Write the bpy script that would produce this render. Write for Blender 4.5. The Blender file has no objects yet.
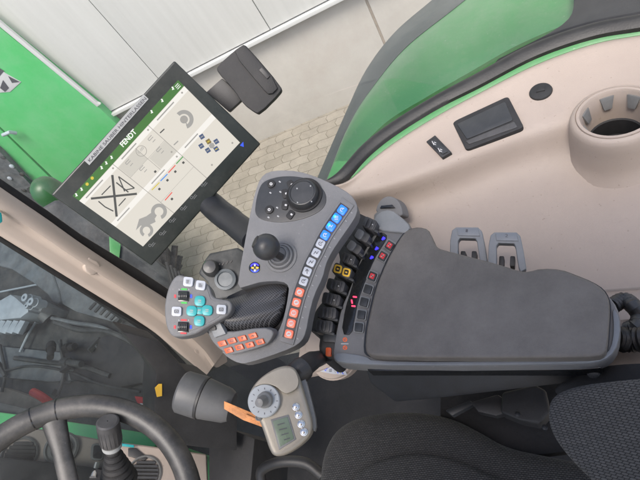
import bpy, bmesh, math, random
from mathutils import Vector, Matrix
random.seed(7)
S = bpy.context.scene
COL = S.collection
PI = math.pi
R = math.radians

# ------------------------------------------------------------------ camera
F = 466.0                       # focal length in photo pixels (640 wide)
CAMH = 2.95
C = Vector((0, 0, CAMH))
dn = Vector((300, -360, -F)).normalized()          # straight down, in camera space
zc = -dn
fw = Vector((-800, -(-(0)), -F))
# rearward axis: orthogonal to up, image-horizontal along the armrest edge (line y=365)
# forward vanishing point (u, 122): 300u - ... = 0
v_ = 122.0
u_ = -(F * F + 360 * v_) / 300.0
fwd = Vector((u_, -v_, -F)).normalized()
xc = -fwd
yc = zc.cross(xc).normalized()
xc = yc.cross(zc).normalized()
MW = Matrix((xc, yc, zc))        # camera space -> world
cam_data = bpy.data.cameras.new('camera')
cam = bpy.data.objects.new('camera', cam_data)
COL.objects.link(cam)
cam_data.sensor_width = 36
cam_data.lens = F / 640 * 36
cam_data.clip_start = 0.02
cam_data.clip_end = 500
cam.matrix_world = Matrix.Translation(C) @ MW.to_4x4()
S.camera = cam

def ray(px, py):
    return MW @ Vector(((px - 320) / F, -(py - 240) / F, -1.0))
def D(px, py, d):
    return C + ray(px, py) * d
def H(px, py, z):
    r = ray(px, py)
    return C + r * ((z - C.z) / r.z)
VIEW = lambda px, py: (-ray(px, py)).normalized()
UP = Vector((0, 0, 1))

class Plane:
    def __init__(s, o, n, xdir=None):
        s.o = Vector(o); s.n = Vector(n).normalized()
        x = Vector(xdir) if xdir is not None else MW @ Vector((1, 0, 0))
        s.x = (x - s.n * x.dot(s.n)).normalized()
        s.y = s.n.cross(s.x)
    def at(s, px, py, off=0.0):
        r = ray(px, py)
        o = s.o + s.n * off
        return C + r * ((o - C).dot(s.n) / r.dot(s.n))
    def depth(s, px, py):
        return (s.at(px, py) - C).dot(MW @ Vector((0, 0, -1)))
    def m(s, px, py):                 # metres per pixel there
        return s.depth(px, py) / F
def PL(px, py, d, n, xdir=None):
    return Plane(D(px, py, d), n, xdir)
def tilt(px, py, k):                  # normal between straight up (0) and to the camera (1)
    return (UP * (1 - k) + VIEW(px, py) * k).normalized()

# ------------------------------------------------------------------ materials
MATS = {}
def mat(name, col, rough=0.5, noise=0.12, nscale=14, bump=0.0, bscale=300, metal=0.0, emit=None, estr=1.0,
        coat=0.0, dust=0.0, spec=0.5, col2=None, trans=0.0):
    if name in MATS: return MATS[name]
    m = bpy.data.materials.new(name); m.use_nodes = True
    nt = m.node_tree; N = nt.nodes; L = nt.links
    b = N['Principled BSDF']
    b.inputs['Roughness'].default_value = rough
    b.inputs['Metallic'].default_value = metal
    b.inputs['Coat Weight'].default_value = coat
    b.inputs['Specular IOR Level'].default_value = spec
    tc = N.new('ShaderNodeTexCoord')
    nz = N.new('ShaderNodeTexNoise'); nz.inputs['Scale'].default_value = nscale
    nz.inputs['Detail'].default_value = 6; nz.inputs['Roughness'].default_value = 0.65
    L.new(tc.outputs['Object'], nz.inputs['Vector'])
    mx = N.new('ShaderNodeMix'); mx.data_type = 'RGBA'
    c = list(col) + [1]
    d = (list(col2) + [1]) if col2 else [min(1, x * (1 + noise * 2)) for x in col] + [1]
    e = [x * (1 - noise * 1.5) for x in col] + [1]
    mx.inputs[6].default_value = e if not col2 else c
    mx.inputs[7].default_value = d
    rp = N.new('ShaderNodeMapRange')
    rp.inputs[1].default_value = 0.32; rp.inputs[2].default_value = 0.68
    L.new(nz.outputs[0], rp.inputs[0]); L.new(rp.outputs[0], mx.inputs[0])
    outc = mx.outputs[2]
    if dust > 0:
        n2 = N.new('ShaderNodeTexNoise'); n2.inputs['Scale'].default_value = 5; n2.inputs['Detail'].default_value = 10
        n2.inputs['Roughness'].default_value = 0.8
        L.new(tc.outputs['Object'], n2.inputs['Vector'])
        r2 = N.new('ShaderNodeMapRange'); r2.inputs[1].default_value = 0.45; r2.inputs[2].default_value = 0.75
        r2.inputs[4].default_value = dust
        L.new(n2.outputs[0], r2.inputs[0])
        m2 = N.new('ShaderNodeMix'); m2.data_type = 'RGBA'
        L.new(r2.outputs[0], m2.inputs[0]); L.new(outc, m2.inputs[6])
        m2.inputs[7].default_value = (0.33, 0.30, 0.27, 1)
        outc = m2.outputs[2]
    L.new(outc, b.inputs['Base Color'])
    rr = N.new('ShaderNodeMapRange'); rr.inputs[3].default_value = max(0, rough - 0.08); rr.inputs[4].default_value = min(1, rough + 0.1)
    L.new(nz.outputs[0], rr.inputs[0]); L.new(rr.outputs[0], b.inputs['Roughness'])
    if bump > 0:
        n3 = N.new('ShaderNodeTexNoise'); n3.inputs['Scale'].default_value = bscale; n3.inputs['Detail'].default_value = 3
        L.new(tc.outputs['Object'], n3.inputs['Vector'])
        bp = N.new('ShaderNodeBump'); bp.inputs['Strength'].default_value = bump; bp.inputs['Distance'].default_value = 0.002
        L.new(n3.outputs[0], bp.inputs['Height']); L.new(bp.outputs[0], b.inputs['Normal'])
    if emit:
        b.inputs['Emission Color'].default_value = list(emit) + [1]
        b.inputs['Emission Strength'].default_value = estr
    MATS[name] = m
    return m
def nodes_of(m):
    return m.node_tree.nodes, m.node_tree.links, m.node_tree.nodes['Principled BSDF']

mat('beige', (0.36, 0.298, 0.252), 0.5, 0.03, 5, 0.25, 900, dust=0.10)
mat('beige_light', (0.62, 0.50, 0.42), 0.5, 0.04, 6, 0.2, 700)
mat('grey_plastic', (0.150, 0.151, 0.154), 0.5, 0.05, 20, 0.35, 1200, dust=0.08)
mat('grey_light', (0.19, 0.20, 0.208), 0.42, 0.05, 20, 0.2, 900, dust=0.08)
mat('grey_blue', (0.175, 0.188, 0.203), 0.38, 0.05, 20, 0.15, 900, dust=0.06)
mat('black_plastic', (0.020, 0.020, 0.021), 0.45, 0.15, 30, 0.2, 900, dust=0.05)
mat('black_matt', (0.015, 0.015, 0.016), 0.65, 0.15, 30, 0.3, 700, dust=0.05)
mat('black_gloss', (0.010, 0.011, 0.012), 0.18, 0.1, 30, dust=0.05)
mat('lever_black', (0.045, 0.045, 0.047), 0.5, 0.15, 30, 0.2, 900, dust=0.15)
mat('box_black', (0.012, 0.014, 0.018), 0.45, 0.15, 30, 0.2, 900)
mat('panel_black', (0.030, 0.032, 0.034), 0.38, 0.1, 30, 0.1, 900, dust=0.06)
mat('bezel', (0.015, 0.019, 0.017), 0.35, 0.1, 8, dust=0.10)
mat('rubber', (0.014, 0.014, 0.014), 0.5, 0.2, 20, 0.2, 300, dust=0.04)
mat('mark_white', (0.5, 0.5, 0.5), 0.5, 0.02)
mat('mark_dim', (0.30, 0.31, 0.31), 0.5, 0.02)
mat('mark_low', (0.13, 0.135, 0.135), 0.5, 0.02)
mat('mark_dark', (0.06, 0.06, 0.07), 0.5, 0.02)
mat('key_white', (0.42, 0.44, 0.48), 0.35, 0.03, 40, 0.05, 400)
mat('key_grey', (0.30, 0.32, 0.35), 0.4, 0.03, 40)
mat('key_blue', (0.02, 0.14, 0.70), 0.3, 0.05, 40, emit=(0.01, 0.15, 1.0), estr=0.55)
mat('key_cyan', (0.02, 0.45, 0.62), 0.3, 0.05, 40, emit=(0.0, 0.42, 0.75), estr=0.45)
mat('key_orange', (0.75, 0.13, 0.06), 0.35, 0.05, 40)
mat('key_orange_lit', (0.62, 0.13, 0.07), 0.35, 0.05, 40, emit=(1.0, 0.22, 0.12), estr=0.12)
mat('key_orange_bright', (0.62, 0.10, 0.025), 0.35, 0.05, 40)
mat('key_teal', (0.02, 0.30, 0.31), 0.35, 0.05, 40)
mat('lamp_blue', (0.02, 0.02, 0.6), 0.3, 0, emit=(0.03, 0.02, 1.0), estr=1.6)
mat('lamp_red', (0.5, 0.02, 0.05), 0.3, 0, emit=(1.0, 0.05, 0.12), estr=1.1)
mat('print_red', (0.60, 0.03, 0.04), 0.5, 0.02)
mat('print_green', (0.04, 0.42, 0.06), 0.5, 0.02)
mat('print_blue', (0.03, 0.08, 0.75), 0.5, 0.02)
mat('print_yellow', (0.80, 0.48, 0.05), 0.5, 0.02)
mat('print_orange', (0.75, 0.14, 0.04), 0.5, 0.02)
mat('red_plastic', (0.55, 0.03, 0.03), 0.4, 0.1, 20)
mat('orange_strap', (0.48, 0.20, 0.07), 0.6, 0.2, 60, 0.4, 300)
mat('silver', (0.30, 0.272, 0.225), 0.38, 0.05, 20, 0.15, 1200, metal=0.35, dust=0.1)
mat('silver_dark', (0.16, 0.16, 0.155), 0.4, 0.1, 20, dust=0.1)
mat('chrome', (0.6, 0.6, 0.6), 0.22, 0.05, 20, metal=0.9)
mat('lcd', (0.13, 0.17, 0.12), 0.25, 0.05, 30)
mat('dial_white', (0.36, 0.38, 0.39), 0.45, 0.03, 30)
mat('smoke', (0.075, 0.077, 0.08), 0.5, 0.1, 12, dust=0.12)
mat('green_paint', (0.065, 0.42, 0.12), 0.4, 0.05, 2.5, coat=0.1, dust=0.14, col2=(0.09, 0.46, 0.16))
mat('fender_green', (0.065, 0.235, 0.08), 0.35, 0.06, 2.0, coat=0.2, dust=0.25)
mat('dark_green', (0.012, 0.07, 0.018), 0.4, 0.1, 6, dust=0.08)
mat('beige_brightened', (0.44, 0.37, 0.315), 0.5, 0.03, 5, 0.25, 900, dust=0.10)  # same beige as the shelf, lightened to offset weak light on the pillar
mat('fender_edge', (0.075, 0.085, 0.08), 0.55, 0.1, 6, 0.2, 200, dust=0.2)
mat('wall_white', (0.70, 0.71, 0.70), 0.6, 0.02, 3, 0.1, 30)
mat('trim_white', (0.54, 0.54, 0.53), 0.4, 0.02, 3)
mat('joint', (0.26, 0.26, 0.25), 0.7, 0.05)
mat('joint_brown', (0.28, 0.24, 0.20), 0.8, 0.1)
mat('dark_machine', (0.030, 0.034, 0.036), 0.6, 0.35, 9, 0.4, 60, dust=0.22)
mat('machine_grey', (0.10, 0.115, 0.125), 0.5, 0.2, 12, 0.3, 60, dust=0.3)
mat('machine_light', (0.33, 0.38, 0.42), 0.45, 0.1, 12, 0.1, 90, dust=0.15)
mat('floor_mat', (0.007, 0.007, 0.008), 0.8, 0.3, 8, 0.5, 200, dust=0.04)
mat('tyre', (0.022, 0.022, 0.022), 0.75, 0.2, 9, 0.4, 60, dust=0.4)
mat('leather', (0.035, 0.035, 0.035), 0.42, 0.15, 10, 0.15, 900, dust=0.25)

# display colours (the screen gives off light)
for nm, c in (('s_bg', (0.66, 0.62, 0.55)), ('s_head', (0.80, 0.77, 0.72)), ('s_line', (0.34, 0.32, 0.29)), ('s_grey', (0.33, 0.32, 0.30)),
              ('s_mid', (0.56, 0.53, 0.47)), ('s_dark', (0.07, 0.07, 0.065)), ('s_green', (0.055, 0.17, 0.035)), ('s_white', (0.85, 0.88, 0.82)),
              ('s_y', (0.62, 0.50, 0.05)), ('s_b', (0.04, 0.25, 0.72)), ('s_r', (0.75, 0.08, 0.06)), ('s_g', (0.06, 0.32, 0.07)),
              ('s_navy', (0.06, 0.09, 0.18)), ('s_olive', (0.20, 0.14, 0.04))):
    m = mat(nm, (0.01, 0.01, 0.01), 0.3, 0, emit=c, estr=0.57, spec=0.3)

def scuff(name, dark, amt):
    m = MATS[name]; N, L, b = nodes_of(m); tc = N['Texture Coordinate']
    src = b.inputs['Base Color'].links[0].from_socket
    n = N.new('ShaderNodeTexNoise'); n.inputs['Scale'].default_value = 7; n.inputs['Detail'].default_value = 4; n.inputs['Distortion'].default_value = 1.6
    mp = N.new('ShaderNodeMapping'); mp.inputs['Scale'].default_value = (1, 3.5, 1); mp.inputs['Rotation'].default_value = (0, 0, .5)
    L.new(tc.outputs['Object'], mp.inputs[0]); L.new(mp.outputs[0], n.inputs['Vector'])
    cr = N.new('ShaderNodeValToRGB'); e = cr.color_ramp.elements
    e[0].position = .497; e[0].color = (0, 0, 0, 1); e[1].position = .503; e[1].color = (0, 0, 0, 1)
    x = e.new(.5); x.color = (1, 1, 1, 1)
    L.new(n.outputs[0], cr.inputs[0])
    n2 = N.new('ShaderNodeTexNoise'); n2.inputs['Scale'].default_value = 11; n2.inputs['Detail'].default_value = 8
    L.new(tc.outputs['Object'], n2.inputs['Vector'])
    mr = N.new('ShaderNodeMapRange'); mr.inputs[1].default_value = .55; mr.inputs[2].default_value = .7; mr.inputs[4].default_value = amt
    L.new(n2.outputs[0], mr.inputs[0])
    mu = N.new('ShaderNodeMath'); mu.operation = 'MULTIPLY'; L.new(cr.outputs[0], mu.inputs[0]); L.new(mr.outputs[0], mu.inputs[1])
    # fine grime specks
    n3 = N.new('ShaderNodeTexNoise'); n3.inputs['Scale'].default_value = 160; n3.inputs['Detail'].default_value = 2
    L.new(tc.outputs['Object'], n3.inputs['Vector'])
    m3 = N.new('ShaderNodeMapRange'); m3.inputs[1].default_value = .70; m3.inputs[2].default_value = .76; m3.inputs[4].default_value = amt * .8
    L.new(n3.outputs[0], m3.inputs[0])
    ad = N.new('ShaderNodeMath'); ad.operation = 'MAXIMUM'; L.new(mu.outputs[0], ad.inputs[0]); L.new(m3.outputs[0], ad.inputs[1])
    mx = N.new('ShaderNodeMix'); mx.data_type = 'RGBA'; L.new(ad.outputs[0], mx.inputs[0]); L.new(src, mx.inputs[6]); mx.inputs[7].default_value = (*dark, 1)
    L.new(mx.outputs[2], b.inputs['Base Color'])
scuff('beige', (.16, .12, .09), .55)
scuff('grey_plastic', (.30, .30, .29), .35)
scuff('fender_green', (.30, .36, .28), .5)
scuff('green_paint', (.30, .50, .32), .45)
scuff('leather', (.12, .12, .12), .3)

# armrest pad: dark greyish brown worn foam skin
m = mat('pad', (0.052, 0.048, 0.045), 0.42, 0.10, 7, 0.4, 800, dust=0.0)
N, L, b = nodes_of(m)
tc = N['Texture Coordinate']
n2 = N.new('ShaderNodeTexNoise'); n2.inputs['Scale'].default_value = 6; n2.inputs['Detail'].default_value = 14; n2.inputs['Roughness'].default_value = 0.75
L.new(tc.outputs['Object'], n2.inputs['Vector'])
cr = N.new('ShaderNodeValToRGB')
cr.color_ramp.elements[0].position = 0.36; cr.color_ramp.elements[0].color = (0.088, 0.080, 0.072, 1)
cr.color_ramp.elements[1].position = 0.72; cr.color_ramp.elements[1].color = (0.165, 0.152, 0.138, 1)
L.new(n2.outputs[0], cr.inputs[0]); L.new(cr.outputs[0], b.inputs['Base Color'])

def fabric(name, mode):
    m = bpy.data.materials.new(name); m.use_nodes = True
    N, L, b = nodes_of(m)
    tc = N.new('ShaderNodeTexCoord'); mp = N.new('ShaderNodeMapping')
    L.new(tc.outputs['Object'], mp.inputs[0])
    b.inputs['Roughness'].default_value = 0.9
    b.inputs['Sheen Weight'].default_value = 0.08
    if mode == 'dots':
        mp.inputs['Scale'].default_value = (200, 170, 150)
        t = N.new('ShaderNodeTexBrick'); t.inputs['Scale'].default_value = 1.0
        t.inputs['Brick Width'].default_value = 1.0; t.inputs['Row Height'].default_value = 0.5
        t.inputs['Mortar Size'].default_value = 0.2; t.inputs['Mortar Smooth'].default_value = 0.9
        t.inputs['Color1'].default_value = (0.070, 0.068, 0.066, 1); t.inputs['Color2'].default_value = (0.045, 0.044, 0.043, 1)
        t.inputs['Mortar'].default_value = (0.010, 0.010, 0.010, 1)
        L.new(mp.outputs[0], t.inputs['Vector'])
        L.new(t.outputs['Color'], b.inputs['Base Color'])
        bp = N.new('ShaderNodeBump'); bp.inputs['Strength'].default_value = 0.7; bp.inputs['Distance'].default_value = 0.001
        bp.invert = True
        L.new(t.outputs['Fac'], bp.inputs['Height']); L.new(bp.outputs[0], b.inputs['Normal'])
    else:
        mp.inputs['Rotation'].default_value = (0, 0, R(28))
        mp.inputs['Scale'].default_value = (170, 300, 200)
        t = N.new('ShaderNodeTexBrick'); t.inputs['Scale'].default_value = 1.0
        t.inputs['Brick Width'].default_value = 1.1; t.inputs['Row Height'].default_value = 0.75
        t.inputs['Mortar Size'].default_value = 0.13; t.inputs['Mortar Smooth'].default_value = 0.7
        t.inputs['Color1'].default_value = (0.095, 0.092, 0.088, 1); t.inputs['Color2'].default_value = (0.07, 0.068, 0.065, 1)
        t.inputs['Mortar'].default_value = (0.016, 0.016, 0.016, 1)
        L.new(mp.outputs[0], t.inputs['Vector'])
        L.new(t.outputs['Color'], b.inputs['Base Color'])
        bp = N.new('ShaderNodeBump'); bp.inputs['Strength'].default_value = 0.7; bp.inputs['Distance'].default_value = 0.0012
        bp.invert = True
        L.new(t.outputs['Fac'], bp.inputs['Height']); L.new(bp.outputs[0], b.inputs['Normal'])
    MATS[name] = m
fabric('seat_cloth', 'dots'); fabric('bolster_cloth', 'rib')

def grip_mat():
    m = bpy.data.materials.new('grip_texture'); m.use_nodes = True
    N, L, b = nodes_of(m)
    tc = N.new('ShaderNodeTexCoord'); mp = N.new('ShaderNodeMapping')
    L.new(tc.outputs['Object'], mp.inputs[0])
    mp.inputs['Rotation'].default_value = (0, 0, R(40)); mp.inputs['Scale'].default_value = (300, 300, 300)
    t = N.new('ShaderNodeTexBrick'); t.offset = 0.0; t.inputs['Scale'].default_value = 1.0
    t.inputs['Brick Width'].default_value = 0.9; t.inputs['Row Height'].default_value = 0.9
    t.inputs['Mortar Size'].default_value = 0.14; t.inputs['Mortar Smooth'].default_value = 0.4
    t.inputs['Color1'].default_value = (0.018, 0.018, 0.019, 1); t.inputs['Color2'].default_value = (0.022, 0.022, 0.023, 1)
    t.inputs['Mortar'].default_value = (0.10, 0.10, 0.105, 1)
    L.new(mp.outputs[0], t.inputs['Vector']); L.new(t.outputs['Color'], b.inputs['Base Color'])
    bp = N.new('ShaderNodeBump'); bp.inputs['Strength'].default_value = 0.6; bp.inputs['Distance'].default_value = 0.001
    L.new(t.outputs['Fac'], bp.inputs['Height']); L.new(bp.outputs[0], b.inputs['Normal'])
    b.inputs['Roughness'].default_value = 0.33
    MATS['grip_texture'] = m
grip_mat()

def concrete_mat():
    m = mat('concrete', (0.42, 0.395, 0.36), 0.85, 0.06, 3, 0.4, 60)
    N, L, b = nodes_of(m); tc = N['Texture Coordinate']
    n = N.new('ShaderNodeTexNoise'); n.inputs['Scale'].default_value = 2.2; n.inputs['Detail'].default_value = 12; n.inputs['Roughness'].default_value = 0.7
    n.inputs['Distortion'].default_value = 0.15
    L.new(tc.outputs['Object'], n.inputs['Vector'])
    cr = N.new('ShaderNodeValToRGB'); e = cr.color_ramp.elements
    e[0].position = 0.3; e[0].color = (0.40, 0.365, 0.33, 1); e[1].position = 0.68; e[1].color = (0.47, 0.44, 0.405, 1)
    x = e.new(0.5); x.color = (0.43, 0.405, 0.37, 1)
    L.new(n.outputs[0], cr.inputs[0]); L.new(cr.outputs[0], b.inputs['Base Color'])
concrete_mat()
def wall_mat():
    m = MATS['wall_white']; N, L, b = nodes_of(m); tc = N['Texture Coordinate']
    mp = N.new('ShaderNodeMapping'); mp.inputs['Scale'].default_value = (14, 14, 0.6)
    n = N.new('ShaderNodeTexNoise'); n.inputs['Scale'].default_value = 1.5; n.inputs['Detail'].default_value = 8
    L.new(tc.outputs['Object'], mp.inputs[0]); L.new(mp.outputs[0], n.inputs['Vector'])
    cr = N.new('ShaderNodeValToRGB'); e = cr.color_ramp.elements
    e[0].position = 0.3; e[0].color = (0.54, 0.535, 0.51, 1); e[1].position = 0.7; e[1].color = (0.585, 0.58, 0.555, 1)
    L.new(n.outputs[0], cr.inputs[0]); L.new(cr.outputs[0], b.inputs['Base Color'])
wall_mat()

def glass_mat(name, tint, fac):
    m = bpy.data.materials.new(name); m.use_nodes = True
    nt = m.node_tree; N = nt.nodes; L = nt.links
    N.remove(N['Principled BSDF'])
    out = N['Material Output']
    t = N.new('ShaderNodeBsdfTransparent'); t.inputs[0].default_value = (*tint, 1)
    g = N.new('ShaderNodeBsdfGlossy'); g.inputs['Roughness'].default_value = 0.02
    df = N.new('ShaderNodeBsdfDiffuse'); df.inputs[0].default_value = (0.55, 0.56, 0.56, 1)
    tc = N.new('ShaderNodeTexCoord'); nz = N.new('ShaderNodeTexNoise')
    nz.inputs['Scale'].default_value = 3.5; nz.inputs['Detail'].default_value = 12; nz.inputs['Roughness'].default_value = 0.75
    L.new(tc.outputs['Object'], nz.inputs['Vector'])
    mr = N.new('ShaderNodeMapRange'); mr.inputs[1].default_value = 0.4; mr.inputs[2].default_value = 0.8
    mr.inputs[3].default_value = fac * 0.6; mr.inputs[4].default_value = fac * 2.2
    L.new(nz.outputs[0], mr.inputs[0])
    a = N.new('ShaderNodeMixShader'); L.new(mr.outputs[0], a.inputs[0]); L.new(t.outputs[0], a.inputs[1]); L.new(df.outputs[0], a.inputs[2])
    fr = N.new('ShaderNodeFresnel'); fr.inputs[0].default_value = 1.12
    c = N.new('ShaderNodeMixShader'); L.new(fr.outputs[0], c.inputs[0]); L.new(a.outputs[0], c.inputs[1]); L.new(g.outputs[0], c.inputs[2])
    L.new(c.outputs[0], out.inputs[0])
    MATS[name] = m
glass_mat('side_glass', (0.93, 0.95, 0.93), 0.07)
glass_mat('screen_glass', (0.38, 0.42, 0.42), 0.095)

# ------------------------------------------------------------------ object helpers
def link(o, parent=None):
    COL.objects.link(o)
    if parent is not None:
        o.parent = parent
def thing(name, loc, label, cat, group=None):
    o = bpy.data.objects.new(name, None); COL.objects.link(o); o.location = loc
    o.empty_display_size = 0.05
    o['label'] = label; o['category'] = cat
    if group: o['group'] = group
    return o
def tag(o, label, cat, group=None):
    o['label'] = label; o['category'] = cat
    if group: o['group'] = group
    return o
def worldpos(o):
    p = Vector((0, 0, 0))
    while o is not None:
        p += o.location; o = o.parent
    return p

class B:
    """collects shapes (world coordinates) into one mesh"""
    def __init__(s): s.bm = bmesh.new(); s.m = []
    def mi(s, m):
        if m not in s.m: s.m.append(m)
        return s.m.index(m)
    def _paint(s, faces, m):
        i = s.mi(m)
        for f in faces:
            if f.is_valid: f.material_index = i
    def prism(s, top, bot, m, bev=0.0, seg=2, both=False):
        bm = s.bm
        vt = [bm.verts.new(p) for p in top]; vb = [bm.verts.new(p) for p in bot]
        n = len(top)
        fs = [bm.faces.new(vt), bm.faces.new(list(reversed(vb)))]
        for i in range(n):
            j = (i + 1) % n
            fs.append(bm.faces.new((vt[j], vt[i], vb[i], vb[j])))
        bmesh.ops.recalc_face_normals(bm, faces=fs)
        s._paint(fs, m)
        if bev > 0:
            ed = [e for e in fs[0].edges]
            if both: ed += [e for e in fs[1].edges]
            # also upright edges at sharp corners
            for i in range(n):
                a = top[i] - top[i - 1]; c = top[(i + 1) % n] - top[i]
                if a.length > 1e-7 and c.length > 1e-7 and a.angle(c) > R(25):
                    e = bm.edges.get((vt[i], vb[i]))
                    if e: ed.append(e)
            r = bmesh.ops.bevel(bm, geom=ed, offset=bev, segments=seg, profile=0.6, affect='EDGES', clamp_overlap=True)
            s._paint(r['faces'], m)
        return s
    def slab(s, P, pts, th, m, off=0.0, bev=0.0015, sm=0, seg=2, both=False):
        pts = chaikin(pts, sm) if sm else pts
        top = [P.at(x, y, off) for x, y in pts]
        bot = [p - P.n * th for p in top]
        return s.prism(top, bot, m, bev, seg, both)
    def rect(s, P, c, w, h, ang, th, m, off=0.0, bev=0.0008, r=0.25):
        return s.slab(P, rrect(c, w, h, ang, r), th, m, off, bev)
    def lathe(s, o, axis, prof, m, seg=32, x=None, cap=True, sx=1.0):
        """prof = [(height along axis, radius)]"""
        axis = Vector(axis).normalized()
        u = axis.orthogonal().normalized() if x is None else (Vector(x) - axis * Vector(x).dot(axis)).normalized()
        v = axis.cross(u); rings = []; bm = s.bm; fs = []
        for h, r in prof:
            rings.append([bm.verts.new(o + axis * h + (u * math.cos(2 * PI * k / seg) * sx + v * math.sin(2 * PI * k / seg)) * r) for k in range(seg)])
        for a, c in zip(rings, rings[1:]):
            for k in range(seg):
                fs.append(bm.faces.new((a[k], a[(k + 1) % seg], c[(k + 1) % seg], c[k])))
        if cap:
            fs.append(bm.faces.new(list(reversed(rings[0])))); fs.append(bm.faces.new(rings[-1]))
        bmesh.ops.recalc_face_normals(bm, faces=fs)
        s._paint(fs, m); return s
    def tube(s, pts, r, m, seg=14, closed=False, flat=1.0, up=None, cap=True):
        n = len(pts); rs = r if isinstance(r, (list, tuple)) else [r] * n
        rings = []; bm = s.bm; prev = None; fs = []
        for i, p in enumerate(pts):
            if closed: t = pts[(i + 1) % n] - pts[i - 1]
            else: t = pts[min(i + 1, n - 1)] - pts[max(i - 1, 0)]
            t.normalize()
            if prev is None:
                u = (Vector(up) - t * Vector(up).dot(t)).normalized() if up is not None else t.orthogonal().normalized()
            else: u = (prev - t * prev.dot(t)).normalized()
            prev = u; v = t.cross(u)
            rings.append([bm.verts.new(p + (u * math.cos(2 * PI * k / seg) * flat + v * math.sin(2 * PI * k / seg)) * rs[i]) for k in range(seg)])
        rng = range(n) if closed else range(n - 1)
        for i in rng:
            a, c = rings[i], rings[(i + 1) % n]
            for k in range(seg):
                fs.append(bm.faces.new((a[k], a[(k + 1) % seg], c[(k + 1) % seg], c[k])))
        if not closed and cap:
            fs.append(bm.faces.new(list(reversed(rings[0])))); fs.append(bm.faces.new(rings[-1]))
        bmesh.ops.recalc_face_normals(bm, faces=fs)
        s._paint(fs, m); return s
    def box(s, o, x, y, z, dx, dy, dz, m, bev=0.0):
        """centre o, axes x y z, full sizes"""
        x, y, z = [Vector(q).normalized() for q in (x, y, z)]
        q = [o + x * a * dx / 2 + y * b_ * dy / 2 + z * dz / 2 for a, b_ in ((-1, -1), (1, -1), (1, 1), (-1, 1))]
        return s.prism(q, [p - z * dz for p in q], m, bev, 2, True)
    def grid(s, rows, m, solid=0.0, flip=False):
        bm = s.bm; V = [[bm.verts.new(p) for p in r] for r in rows]; fs = []
        for a, c in zip(V, V[1:]):
            for k in range(len(a) - 1):
                f = (a[k], a[k + 1], c[k + 1], c[k])
                fs.append(bm.faces.new(tuple(reversed(f)) if flip else f))
        s._paint(fs, m); return s
    # flat marks printed on a plane: a thin raised film
    def poly(s, P, pts, m, off=0.0002):
        vs = [s.bm.verts.new(P.at(x, y, off)) for x, y in pts]
        f = s.bm.faces.new(vs); f.normal_update()
        if f.normal.dot(P.n) < 0: f.normal_flip()
        s._paint([f], m); return s
    def line(s, P, a, b, w, m, off=0.0002):
        dx, dy = b[0] - a[0], b[1] - a[1]; l = math.hypot(dx, dy) or 1
        nx, ny = -dy / l * w / 2, dx / l * w / 2
        return s.poly(P, [(a[0] + nx, a[1] + ny), (b[0] + nx, b[1] + ny), (b[0] - nx, b[1] - ny), (a[0] - nx, a[1] - ny)], m, off)
    def ring(s, P, c, r0, r1, m, off=0.0002, a0=0, a1=360, n=20):
        for i in range(n):
            t0, t1 = R(a0 + (a1 - a0) * i / n), R(a0 + (a1 - a0) * (i + 1) / n)
            q = [(c[0] + r * math.cos(t), c[1] + r * math.sin(t)) for r, t in ((r0, t0), (r1, t0), (r1, t1), (r0, t1))]
            if r0 == 0: q = q[1:]
            s.poly(P, q, m, off)
        return s
    def text(s, P, txt, a, b, h, m, off=0.0003, fit=True, bold=0.0):
        """baseline from pixel a towards pixel b, cap height h pixels; stretched to end at b"""
        cu = bpy.data.curves.new('t', 'FONT'); cu.body = txt; cu.offset = bold
        ob = bpy.data.objects.new('t', cu)
        COL.objects.link(ob)
        dg = bpy.context.evaluated_depsgraph_get()
        me = bpy.data.meshes.new_from_object(ob.evaluated_get(dg))
        xs = [v.co.x for v in me.vertices]; w = max(xs) - min(xs); x0 = min(xs)
        dx, dy = b[0] - a[0], b[1] - a[1]; l = math.hypot(dx, dy)
        ex, ey = dx / l, dy / l; ux, uy = ey, -ex           # up direction in image (y down)
        kx = l / w; ky = h / 0.7
        vs = []
        for v in me.vertices:
            x = (v.co.x - x0) * kx; y = v.co.y * ky
            vs.append(s.bm.verts.new(P.at(a[0] + ex * x + ux * y, a[1] + ey * x + uy * y, off)))
        fs = []
        for p in me.polygons:
            try: fs.append(s.bm.faces.new([vs[i] for i in p.vertices]))
            except ValueError: pass
        for f in fs:
            f.normal_update()
            if f.normal.dot(P.n) < 0: f.normal_flip()
        s._paint(fs, m)
        bpy.data.objects.remove(ob); bpy.data.curves.remove(cu); bpy.data.meshes.remove(me)
        return s
    def build(s, name, parent=None, loc=None, label=None, sub=0, angle=35):
        base = worldpos(parent) if parent is not None else Vector((0, 0, 0))
        if loc is None:
            cs = [v.co for v in s.bm.verts]
            loc = sum(cs, Vector()) / len(cs)
        loc = Vector(loc)
        for v in s.bm.verts: v.co -= loc
        me = bpy.data.meshes.new(name); s.bm.to_mesh(me); s.bm.free()
        for m in s.m: me.materials.append(MATS[m])
        for p in me.polygons: p.use_smooth = True
        me.set_sharp_from_angle(angle=R(angle))
        o = bpy.data.objects.new(name, me); o.location = loc - base
        link(o, parent)
        if label: o['label'] = label
        if sub:
            md = o.modifiers.new('sub', 'SUBSURF'); md.levels = sub; md.render_levels = sub
        return o
def chaikin(p, n):
    for _ in range(n):
        q = []
        for i in range(len(p)):
            a, b = p[i], p[(i + 1) % len(p)]
            q.append((a[0] * .75 + b[0] * .25, a[1] * .75 + b[1] * .25)); q.append((a[0] * .25 + b[0] * .75, a[1] * .25 + b[1] * .75))
        p = q
    return p
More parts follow.
